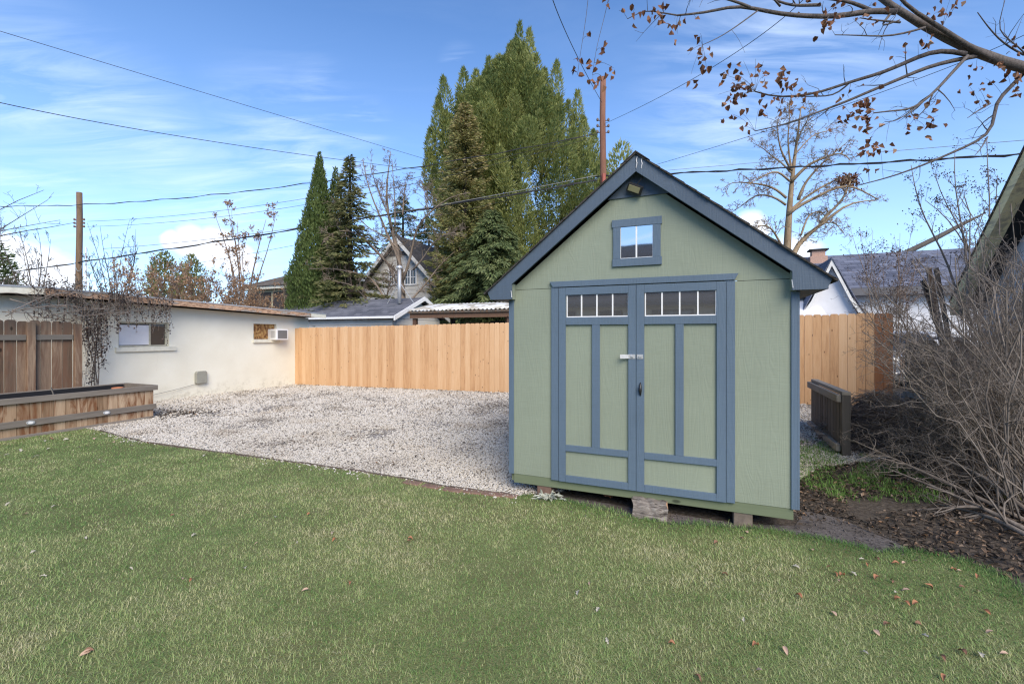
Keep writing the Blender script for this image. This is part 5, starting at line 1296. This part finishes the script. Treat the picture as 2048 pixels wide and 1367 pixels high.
# shrub with red brown buds against the dark roof, and tall budding shoots
gentree('shrub', 'bushy bare shrub with reddish buds standing out against the sky above the blue grey roof', 1790, 435, 11.5, 61, M['trunkrust'], 12, 1.15, .022, M['bud'], 1700, 10, .55, 0, (.025, .05), .35, (4, .6))
T = Bare(np.random.RandomState(62)); Z = 8.2
for x0, pts in enumerate(([(1925, 640), (1905, 545), (1868, 468), (1838, 425), (1822, 330)], [(1935, 640), (1935, 520), (1918, 420), (1905, 360), (1910, 300)], [(1960, 640), (1975, 500), (1982, 400), (1972, 320), (1974, 275)], [(1950, 640), (1945, 500), (1900, 420), (1880, 395), (1870, 350)], [(1990, 640), (1995, 520), (1990, 420), (1995, 350)], [(1970, 640), (1960, 540), (1925, 480), (1890, 425), (1850, 400)], [(2010, 640), (2030, 520), (2028, 430), (2020, 380)])):
    Q, R = T.put([W(x, y, Z + .15 * x0) for x, y in pts], .022, .005, 10); T.twigs(Q, R, 10, .42, 1, .45, .6, .3, 5, (3, .5), .0028, 2, .1)
tips = np.array(T.tips); b0 = (W(1955, 640, Z)[0], Z, 0)
sh = finish(T, 'shrub', 'tall upright shoots with small buds in front of the yellow rake board', M['trunkgrey'], b0)
n = 1500; ix = T.rs.choice(len(tips), n); mb = MB(); leaves(mb, tips[ix] - np.array(b0) + T.rs.normal(0, .035, (n, 3)), rdir(n, T.rs), rdir(n, T.rs), .03, .02, T.rs.rand(n)); mb.build('buds', M['bud'], sh)

# ------------------------------------------------------------------ the big bare shrub on the right
T = Bare(np.random.RandomState(70)); rs_ = T.rs
def stemset(n, base_fn, tip_fn, r0, sag, tw, tl, m=9, kids=(3.2, .55), up=.2, maxlev=3):
    for _ in range(n):
        b = base_fn(); e = tip_fn(b)
        d = e - b; L = np.linalg.norm(d)
        c1 = b + d * .33 + np.array((0, 0, L * sag * rs_.uniform(.5, 1.3))) + rs_.normal(0, .05, 3) * L
        c2 = b + d * .68 + np.array((0, 0, L * sag * rs_.uniform(.4, 1.2))) + rs_.normal(0, .05, 3) * L
        t = np.linspace(0, 1, m)[:, None]
        P = (1 - t) ** 3 * b + 3 * (1 - t) ** 2 * t * c1 + 3 * (1 - t) * t ** 2 * c2 + t ** 3 * e
        P[1:-1] += rs_.normal(0, .018, (m - 2, 3)) * L
        P[:, 2] = np.maximum(P[:, 2], .02)
        R = np.linspace(r0 * rs_.uniform(.6, 1.2), .0035, m)
        T.br.setdefault((m, 0), []).append((P, R)); T.twigs(P, R, tw, tl * min(1.2, L), 1, up, .8, .25, 5, kids, .0013, maxlev, .2, .08)
def bs(): 
    Z = rs_.uniform(3.7, 4.9); return np.array((*G(rs_.uniform(1985, 2130), 668 + F * EYE / Z)[:1], Z, 0.0))
def bs():
    Z = rs_.uniform(3.75, 4.9); x = (rs_.uniform(1990, 2150) - CX) / F * Z; return np.array((x, Z, 0.0))
def tipL(b):     # long stems fanning left over the brush pile
    px = rs_.uniform(1705, 1900); py = rs_.uniform(560, 900) if rs_.rand() < .85 else rs_.uniform(880, 960); px = max(px, 1740) if py > 760 else px; return W(px, py, b[1] + rs_.uniform(.0, 1.5))
def tipM(b): return W(rs_.uniform(1800, 2080), rs_.uniform(500, 800), b[1] + rs_.uniform(-.2, 1.6))
def tipR(b): return W(rs_.uniform(1880, 2110), rs_.uniform(390, 700), b[1] + rs_.uniform(-.2, 1.2))
stemset(84, bs, tipL, .0078, .10, 13, .34)
stemset(56, bs, tipM, .0078, .08, 12, .34)
stemset(46, bs, tipR, .009, .05, 10, .34)
def bs2(): Z = rs_.uniform(5.2, 6.6); return np.array(((rs_.uniform(1930, 2120) - CX) / F * Z, Z, 0.0))
stemset(42, bs2, lambda b: W(rs_.uniform(1790, 2090), rs_.uniform(470, 760), b[1] + rs_.uniform(-.5, .8)), .012, .05, 7, .3)
# low limbs near the ground
for a, b_, c_ in (((2075, 1075), (1940, 1020), (1760, 940)), ((2060, 1050), (1900, 985), (1705, 890)), ((2080, 1090), (1980, 1048), (1850, 1012)), ((2070, 1040), (1960, 960), (1800, 900))):
    P = np.array([np.array((*G(*a), .02)), W(b_[0], b_[1] - 18, G(*a)[1] + .35), W(c_[0], c_[1] - 10, G(*a)[1] + .9)]); Q, R = T.put(P, .022, .005, 9); T.twigs(Q, R, 12, .5, 1, .1, .9, .2, 5, (4, .55), .0014, 3, .12)
b0 = (4.75, 4.2, 0)
finish(T, 'bare_shrub', 'large tangled bare grey shrub fanning out over the right side of the yard', M['trunkgrey'], b0)['category'] = 'shrub'
lg2 = MB(); a = np.array([(*G(2010, 1005), .05), (*G(2060, 1022), .06), (*G(2120, 1030), .05)]); lg2.tubes(resample(a, 6), [.035, .05, .055, .055, .05, .045], 8)
def mossmat():
    t = NT('mossy bark'); o = t.geo(); n = t.noise(o, 18, 4)
    return t.out(t.ramp(n, [(.4, (.10, .085, .065)), (.55, (.17, .19, .03)), (.7, (.25, .27, .05))]), .9, n, .5, .01)
tag(lg2.build('mossy_log', mossmat()), 'yellow green mossy log lying under the bare shrub at the right edge', 'log')

# brush pile behind the low panel
bp = G(1850, 925); bpile = thing('brush_pile', 'dark heap of rotting twigs and clippings behind the low blackened panel', 'brush pile', (5.0, 6.2, 0))
V, Fc = grid(np.linspace(-1.25, 1.5, 60), np.linspace(-1.0, 1.2, 46), lambda X, Y: np.maximum(-.03, .68 * np.exp(-((X + .1) / .52) ** 2 - (Y / .5) ** 2) + .4 * np.exp(-((X - .65) / .5) ** 2 - (Y / .5) ** 2) + .16 * (fbm(X + 9, Y + 4, 4.0, 6) - .5) - .04))
MB().add(V, Fc).build('mound', plain('rotting clippings', (.06, .048, .04), .95, 0, .6, 40, .9), bpile, smooth=True)
n = 5200; x = rs_.uniform(-1.2, 1.45, n); y = rs_.uniform(-.95, 1.1, n)
hz_ = .68 * np.exp(-((x + .1) / .52) ** 2 - (y / .5) ** 2) + .4 * np.exp(-((x - .65) / .5) ** 2 - (y / .5) ** 2)
k = (hz_ > .05) & (x > -.72 + .42 * y); x, y, hz_ = x[k], y[k], hz_[k]; n = len(x)
a = rs_.uniform(0, np.pi * 2, n); L = rs_.uniform(.08, .38, n); d = np.stack([np.cos(a), np.sin(a) * .7, rs_.normal(-.1, .3, n)], -1); d = unit(d) * L[:, None]
c = np.stack([x, y, hz_ + rs_.uniform(-.02, .06, n)], -1); mid = rs_.normal(0, .02, (n, 3)); mid[:, 2] += .02
P = np.stack([c - d / 2, c + mid, c + d / 2], 1); R = np.stack([rs_.uniform(.0015, .004, n)] * 3, 1)
q = MB().tubes(P, R, 3, rs_.rand(n), cap=False).build('twigs', bark('rotting twig bark', (.05, .04, .033), (.27, .235, .20), 20), bpile); q['kind'] = 'stuff'

# ------------------------------------------------------------------ leaf litter on the soil
ml = MB(); n = 24000; y = rs_.uniform(2.2, 7.0, n); x = rs_.uniform(1.9, 7.5, n)
bed = (x > 2.32 + .0 * y) & ~inside(x, y, LAWN) & ~inside(x, y, SHEDPOLY) & ~inside(x, y, GRAV)
dpx = inside(x, y, [tuple(G(*p)) for p in DP])
k = bed & (np.abs(x) < 1.25 * y) & (~dpx | (rs_.rand(n) < .12)) & (fbm(x, y, 2.2, 31) > .33); x, y = x[k], y[k]; n = len(x)
M['litter'] = leafy('leaf litter', [(0, (.03, .023, .018)), (.45, (.085, .066, .052)), (.72, (.17, .13, .10)), (.9, (.27, .16, .09)), (1, (.42, .35, .28))], .85, .1)
ax = rdir(n, rs_); ax[:, 2] *= .35
leaves(ml, np.stack([x, y, gz(x, y) + rs_.uniform(.0, .03, n)], -1), ax, np.tile((0, 0, 1.), (n, 1)) + rs_.normal(0, .45, (n, 3)), rs_.uniform(.022, .062, n), rs_.uniform(.012, .032, n), np.clip(rs_.beta(1.7, 2.0, n), 0, 1), .3)
tag(ml.build('leaf_litter', M['litter']), 'dark rotting leaf litter covering the soil under the bare shrub', 'leaf litter', kind='stuff')

ml = MB(); n = 1500; y = rs_.uniform(4.6, 14, n); x = rs_.uniform(-9, 6, n); k = inside(x, y, GRAV) & (rs_.rand(n) < .25 + .75 * (fbm(x, y, .9, 44) > .52)); x, y = x[k], y[k]
cc = np.array(G(365, 828)); n2 = 420; x = np.append(x, cc[0] + rs_.normal(0, .35, n2)); y = np.append(y, cc[1] + rs_.normal(0, .30, n2)); k = inside(x, y, GRAV); x, y = x[k], y[k]; n = len(x)
ax = rdir(n, rs_); ax[:, 2] *= .3
leaves(ml, np.stack([x, y, gz(x, y) + .026], -1), ax, np.tile((0, 0, 1.), (n, 1)) + rs_.normal(0, .4, (n, 3)), rs_.uniform(.02, .055, n), rs_.uniform(.012, .03, n), np.clip(rs_.beta(1.5, 2.2, n), 0, 1), .3)
tag(ml.build('leaf_debris', M['litter']), 'small dark dead leaf bits scattered over the pale gravel', 'leaf litter', kind='stuff')

# single fallen leaves one can count
def leafmesh(seed, curl, lobed=False):
    r = np.random.RandomState(seed); q = MB(); N = 11
    t = np.linspace(0, 1, N); w_ = .5 * np.sin(np.pi * t ** .8) ** .8 * (.62 if not lobed else .5 + .22 * np.sin(t * 19))
    V = []
    for i in range(N):
        for j in (-1, -.5, 0, .5, 1):
            V.append((t[i] - .5, j * w_[i], .10 + curl * (j * j * w_[i] * 1.4) + curl * .35 * math.sin(t[i] * 3.4) + r.normal(0, .018)))
    i = np.arange(N * 5).reshape(N, 5)
    q.add(np.array(V), np.stack([i[:-1, :-1], i[1:, :-1], i[1:, 1:], i[:-1, 1:]], -1).reshape(-1, 4), .5); return q
M['leaforange'] = plain('orange brown dead leaf', (.34, .15, .075), .7, 0, .35, 40); M['leafbrown'] = plain('dull brown dead leaf', (.20, .105, .065), .75, 0, .35, 40)
M['leaftan'] = plain('pale pinkish tan dead leaf', (.45, .31, .23), .75, 0, .2, 40); M['leafpale'] = plain('bleached white dead leaf', (.40, .375, .31), .8, 0, .1, 40)
protos = {}
LV = [('o', 1735, 1133), ('b', 1754, 1122), ('o', 1791, 1131), ('t', 1807, 1129), ('t', 1831, 1126), ('o', 1670, 1151), ('o', 1684, 1155), ('p', 1706, 1151), ('p', 1725, 1123), ('o', 1755, 1160), ('t', 1678, 1165), ('b', 1782, 1166), ('t', 1812, 1185), ('p', 1792, 1189), ('o', 1796, 1202), ('o', 1814, 1211), ('o', 1832, 1212), ('o', 1856, 1177), ('o', 1906, 1143), ('t', 1920, 1146), ('o', 1955, 1157), ('b', 1924, 1178), ('t', 1958, 1187), ('o', 1974, 1228), ('b', 1836, 1252), ('b', 1776, 1255), ('t', 1754, 1270), ('t', 1666, 1231), ('o', 1597, 1197), ('b', 1450, 1153), ('b', 1485, 1080), ('t', 1493, 1067), ('t', 1625, 1103), ('b', 1432, 1088), ('p', 1593, 1138), ('b', 1658, 1138), ('p', 1488, 1243), ('p', 1730, 1312), ('t', 1571, 1306), ('o', 1511, 1297), ('o', 1343, 1292), ('t', 1519, 1347), ('b', 1395, 1362), ('o', 1890, 1362), ('b', 1886, 1322), ('p', 1850, 1278), ('t', 1980, 1268), ('t', 2008, 1312), ('p', 1960, 1315), ('b', 1925, 1310),
      ('p', 15, 1011), ('p', 108, 1016), ('t', 52, 1031), ('p', 171, 1080), ('p', 66, 1107), ('p', 388, 1074), ('b', 345, 1033), ('t', 513, 1090), ('p', 595, 1088), ('p', 666, 1069), ('o', 617, 1031), ('p', 551, 1037), ('t', 366, 1161), ('o', 382, 1165), ('p', 490, 1140), ('p', 262, 1140), ('t', 170, 1311), ('b', 178, 1308), ('o', 700, 1171), ('p', 85, 1157), ('o', 668, 1084), ('b', 817, 1085), ('t', 665, 1069), ('t', 610, 1184), ('p', 1158, 1190), ('p', 1196, 1224), ('t', 1180, 1170), ('p', 1215, 1285),
      ('p', 88, 884), ('p', 132, 881), ('t', 190, 879), ('p', 40, 903), ('p', 97, 900), ('p', 72, 916), ('p', 157, 897), ('t', 228, 886), ('b', 103, 880), ('p', 262, 893), ('p', 15, 912), ('p', 197, 922), ('b', 297, 888), ('p', 408, 913), ('o', 820, 1082)]
INFO = {'o': ('leaforange', .55, False, (.055, .085), 'curled orange brown leaf fallen on the lawn', 'curled orange brown leaves on the lawn'), 'b': ('leafbrown', .5, False, (.05, .075), 'dull dark brown leaf fallen on the lawn', 'dull brown leaves on the lawn'),
        't': ('leaftan', .3, False, (.05, .08), 'flat pale tan leaf fallen on the lawn', 'pale tan leaves on the lawn'), 'p': ('leafpale', .35, True, (.05, .085), 'bleached whitish lobed leaf fallen on the lawn', 'bleached whitish leaves on the lawn')}
for i, (kd, px, py) in enumerate(LV):
    mt, curl, lob, sz, lb, grp = INFO[kd]
    if kd not in protos: o = leafmesh(ord(kd), curl, lob).build('fallen_leaf', M[mt], smooth=True); protos[kd] = o
    else: o = protos[kd].copy(); COL.objects.link(o)
    x, y = G(px, py); s1 = rs_.uniform(*sz) * (.60 if py > 1000 else .95)
    o.location = (x, y, .012); o.scale = (s1, s1 * rs_.uniform(.7, 1), s1); o.rotation_euler = (rs_.normal(0, .3), rs_.normal(0, .3), rs_.uniform(0, 6.3))
    tag(o, lb, 'leaf', grp)
o = leafmesh(91, .5, True).build('fallen_leaf', M['leaforange'], smooth=True); x, y = G(1215, 1000); o.location = (x, y, .05); o.scale = (.12, .11, .12); o.rotation_euler = (1.1, .2, .4); tag(o, 'large orange brown leaf stuck on edge under the shed left of the log', 'leaf')
dp = MB(); n = 70; c = np.array((*G(1098, 998), .02)); ax = rdir(n, rs_); ax[:, 2] = np.abs(ax[:, 2]) * .4
leaves(dp, c + rs_.normal(0, .045, (n, 3)) * np.array((1, .6, .25)), ax, np.tile((0, 0, 1.), (n, 1)) + rs_.normal(0, .3, (n, 3)), .09, .02, rs_.rand(n), .2)
tag(dp.build('withered_plant', plain('bleached plant leaves', (.40, .42, .36), .8, 0, .25, 30)), 'pale withered plant at the left front block of the shed', 'plant')

# ------------------------------------------------------------------ vine over the old fence and stucco eave
T = Bare(np.random.RandomState(80)); rs_ = T.rs
def bpt(px, py, off=.5): v, z, Zd = onx(px, py, BO, off); p = lot(BO, off, v); return np.array((*p, z))
vb = bpt(185, 790, .35); vb[2] = 0
for k in range(5):
    pts = [vb + np.append(rs_.normal(0, .06, 2), 0)] + [bpt(185 + rs_.normal(0, 13), y, rs_.uniform(.25, .5)) for y in (740, 690, 640, 600)]
    Q, R = T.put(pts, .011, .006, 9); T.twigs(Q, R, 8, .36, 1, -.1, .9, .15, 5, (3, .55), .0026, 2, .16, .25)
for k in range(14):
    x0 = rs_.uniform(-40, 200); y0 = rs_.uniform(570, 640); x1 = x0 + rs_.uniform(60, 190); y1 = y0 + rs_.normal(-5, 25)
    Q, R = T.put([bpt(x0, y0, rs_.uniform(.4, .7)), bpt((x0 + x1) / 2, (y0 + y1) / 2 + rs_.normal(-6, 12), rs_.uniform(.4, .8)), bpt(x1, y1, rs_.uniform(.4, .7))], .009, .004, 9)
    T.twigs(Q, R, 7, .45, 1, .05, .9, .1, 5, (2.5, .55), .0024, 2, .18, .2)
berr = []
for k in range(110):
    px = (rs_.uniform(60, 345) if k % 3 else rs_.uniform(215, 345)) if k < 84 else rs_.uniform(160, 215); ln = rs_.uniform(25, 85) if k < 84 else rs_.uniform(60, 170); y0 = 574 + max(0, px - 100) * .105 + rs_.uniform(-14, 10) + (30 if k >= 84 else 0)
    of_ = rs_.uniform(.42, .6); P = [bpt(px, y0, of_), bpt(px + rs_.normal(0, 3), y0 + ln * .5, of_), bpt(px + rs_.normal(0, 5), y0 + ln, of_)]
    Q, R = T.put(P, .0045, .0028, 7, 1)
    nb_ = int(ln / 3.6); tt = rs_.rand(nb_); berr.append(np.stack([np.interp(tt * 6, range(7), Q[:, c]) for c in range(3)], -1) + rs_.normal(0, .018, (nb_, 3)))
for k in range(22):
    c = bpt(rs_.uniform(40, 345), rs_.uniform(555, 600) + rs_.uniform(0, 20), rs_.uniform(.42, .6)); berr.append(c + rs_.normal(0, .045, (14, 3)))
for k in range(7):
    c = bpt(rs_.uniform(165, 215), rs_.uniform(610, 690), rs_.uniform(.42, .6)); berr.append(c + rs_.normal(0, .05, (10, 3)))
B = np.concatenate(berr)
off = np.array((vb[0], vb[1], 0))
vine = finish(T, 'dormant_vine', 'dormant vine with dried dark berry clusters draped over the stucco eave and old fence', bark('grey vine bark', (.09, .075, .065), (.28, .24, .21), 20), tuple(off)); vine['category'] = 'vine'
mb = MB(); pebbles(mb, B - off, rs_.uniform(.008, .017, len(B)), rs_.rand(len(B)), 1.0); q = mb.build('berries', M['bud'], vine, smooth=True); q['kind'] = 'stuff'

# ------------------------------------------------------------------ leafy limb overhead, from a tree standing right of the frame
T = Bare(np.random.RandomState(90)); rs_ = T.rs; Z = 3.4
tb = np.array((6.0, 3.6, 0.0))
T.put([tb, tb + (.02, 0, 1.5), tb + (-.02, .02, 2.9), tb + (-.1, .0, 4.5), tb + (.05, 0, 6)], .19, .11, 12)
LM = [([(2620, 360), (2350, 235), (2190, 175), (2048, 135), (1990, 121), (1945, 108), (1890, 75), (1840, 45), (1785, 22), (1750, 5), (1735, -25)], .076, .020, 3.5, 3.3),
      ([(1985, 118), (1930, 90), (1860, 40), (1815, 20), (1790, -15)], .022, .010, 3.4, 3.2),
      ([(1790, 24), (1745, 20), (1690, 32), (1640, 34), (1560, 29), (1500, 15), (1465, 8), (1430, 24), (1395, 27), (1355, 31)], .022, .006, 3.3, 2.9),
      ([(1500, 15), (1478, 5), (1440, -5), (1400, -20)], .010, .004, 3.0, 2.9), ([(1640, 10), (1580, 12), (1530, -8)], .012, .006, 3.2, 3.1),
      ([(1740, 20), (1700, 2), (1640, -4), (1590, -12)], .014, .006, 3.3, 3.2),
      ([(1930, 108), (1880, 98), (1840, 112), (1790, 135), (1760, 148), (1700, 163), (1640, 186), (1590, 193), (1545, 197), (1510, 183)], .018, .004, 3.35, 3.0),
      ([(1955, 112), (1900, 122), (1850, 135), (1800, 158), (1740, 182), (1690, 205), (1630, 226), (1570, 250), (1510, 262)], .016, .003, 3.4, 3.1),
      ([(1700, 165), (1670, 192), (1625, 193), (1590, 193)], .006, .003, 3.2, 3.1),
      ([(1935, 112), (1900, 150), (1878, 175), (1845, 205), (1820, 219), (1780, 222), (1748, 226)], .012, .004, 3.35, 3.1),
      ([(1845, 205), (1815, 228), (1785, 246), (1770, 243)], .005, .002, 3.2, 3.1), ([(1865, 190), (1850, 220), (1828, 240)], .005, .002, 3.2, 3.1),
      ([(2055, 138), (2030, 165), (2005, 192), (1980, 207), (1992, 228), (1990, 250), (1978, 272), (1930, 294), (1880, 316), (1810, 345), (1760, 360), (1710, 372)], .015, .003, 3.5, 3.2),
      ([(1980, 207), (1955, 222), (1935, 236)], .007, .002, 3.4, 3.3), ([(1975, 274), (1960, 300), (1950, 310)], .006, .002, 3.4, 3.3),
      ([(1785, 22), (1760, 55), (1800, 40)], .010, .004, 3.3, 3.2), ([(1850, 55), (1800, 70), (1760, 74), (1710, 70), (1670, 70)], .008, .003, 3.3, 3.1), ([(1800, 45), (1745, 40), (1720, 36)], .008, .003, 3.3, 3.1),
      ([(2048, 110), (2010, 90), (1980, 60), (1955, 25)], .008, .003, 3.5, 3.4), ([(2060, 118), (2040, 95), (1990, 60), (2005, 25), (2010, 0)], .006, .002, 3.5, 3.4),
      ([(1355, 31), (1320, 25), (1290, 20), (1255, 38)], .005, .002, 2.9, 2.8), ([(1515, 22), (1480, 48), (1440, 75), (1405, 90)], .005, .002, 3.0, 2.9), ([(1560, 12), (1540, -10)], .008, .004, 3.1, 3.0), ([(1225, -40), (1208, 40), (1192, 95), (1185, 150)], .0018, .0012, 2.8, 2.8), ([(1180, -40), (1172, 40), (1160, 110), (1155, 150)], .0018, .0012, 2.8, 2.8)]
limbpts = []
for i, (pts, r0, r1, za, zb) in enumerate(LM):
    P = np.array([W(x, y, za + (zb - za) * j / (len(pts) - 1)) for j, (x, y) in enumerate(pts)])
    if i == 0: P = np.concatenate([[tb + np.array((-.05, 0, 3.05))], P])
    Q, R = T.put(P, r0, r1, 18 if len(pts) > 5 else 9, 0); Q2 = Q.copy()
    limbpts.append(Q)
    if 1 < i < 21: T.twigs(Q, R, 7 if len(pts) > 5 else 3, .20, 1, .1, .8, .2, 4, (1.5, .5), .0011, 2, .14)
CLU = [(1226, 2, 2), (1238, 27, 1), (1269, 24, 3), (1281, 43, 1), (1316, 38, 6), (1328, 21, 4), (1349, 45, 6), (1352, 71, 1), (1178, 81, 1), (1153, 128, 4), (1160, 150, 1), (1191, 120, 4), (1203, 105, 2), (1227, 142, 2), (1186, 163, 3), (1205, 160, 3), (1393, 45, 1), (1401, 73, 1), (1396, 88, 1), (1404, 106, 2), (1406, 128, 3), (1376, 116, 2), (1413, 143, 2), (1382, 155, 2), (1490, 112, 1), (1487, 128, 1), (1511, 124, 1), (1527, 128, 2), (1449, 156, 4), (1475, 156, 3), (1464, 166, 1), (1485, 165, 2), (1502, 170, 4), (1526, 157, 5), (1482, 184, 8), (1564, 152, 6), (1564, 170, 8), (1588, 184, 7), (1605, 203, 6), (1557, 217, 3), (1523, 199, 1), (1517, 224, 4), (1472, 208, 4), (1455, 210, 3), (1465, 234, 2), (1482, 230, 2), (1437, 195, 1), (1479, 260, 2), (1659, 42, 9), (1671, 24, 6), (1654, 61, 4), (1739, 42, 6), (1782, 120, 1), (1680, 196, 2), (1732, 213, 12), (1699, 232, 9), (1718, 208, 9), (1738, 235, 6), (1730, 250, 3), (1733, 265, 2), (1659, 261, 1), (1857, 213, 3), (1855, 236, 2), (1850, 260, 9), (1832, 253, 3), (1824, 236, 1), (1836, 95, 4), (1846, 102, 2), (1855, 80, 1), (1879, 28, 7), (1905, 20, 2), (1900, 5, 3), (1952, 149, 2), (1971, 138, 1), (1971, 162, 2), (1940, 180, 2), (1957, 182, 2), (1959, 203, 2), (1995, 138, 3), (2016, 158, 6), (2030, 170, 2), (2035, 99, 5), (2040, 189, 5), (1732, 305, 9), (1735, 292, 4), (1761, 303, 4), (1772, 291, 2), (1737, 338, 2), (1820, 75, 2), (1612, 20, 2), (1640, 30, 2)]
allp = np.concatenate(limbpts); Cl, Ax = [], []
for px, py, n in CLU:
    d = np.hypot((allp[:, 0] / allp[:, 1] * F + CX) - px, (CY - (allp[:, 2] - EYE) / allp[:, 1] * F) - py); j = int(np.argmin(d)); q0 = allp[j]
    c = W(px, py - 6, q0[1] - .04); m_ = (c + q0) / 2 + np.array((0, 0, .02 + .05 * np.linalg.norm(c - q0)))
    if d[j] > 6: T.br.setdefault((5, 2), []).append((resample([q0, m_, c], 5), np.linspace(.0011, .0007, 5)))
    for _ in range(int(n * 1.25 + .5)): Cl.append(c + rs_.normal(0, 1, 3) * np.array((.022, .03, .024)) * (1 + .06 * n)); Ax.append(np.array((0, 0, -1.)) + rs_.normal(0, .55, 3))
root = finish(T, 'overhanging_tree', 'tree limb with clusters of dry brown leaves reaching across the top right', M['limbbark'], tuple(tb), False)
mb = MB(); Cl = np.array(Cl); n = len(Cl)
leaves(mb, Cl - tb, np.array(Ax), rdir(n, rs_), rs_.uniform(.026, .046, n), rs_.uniform(.022, .038, n), np.clip(rs_.normal(.45, .25, n), 0, 1), .45); mb.build('dry_leaves', M['drybrown'], root)
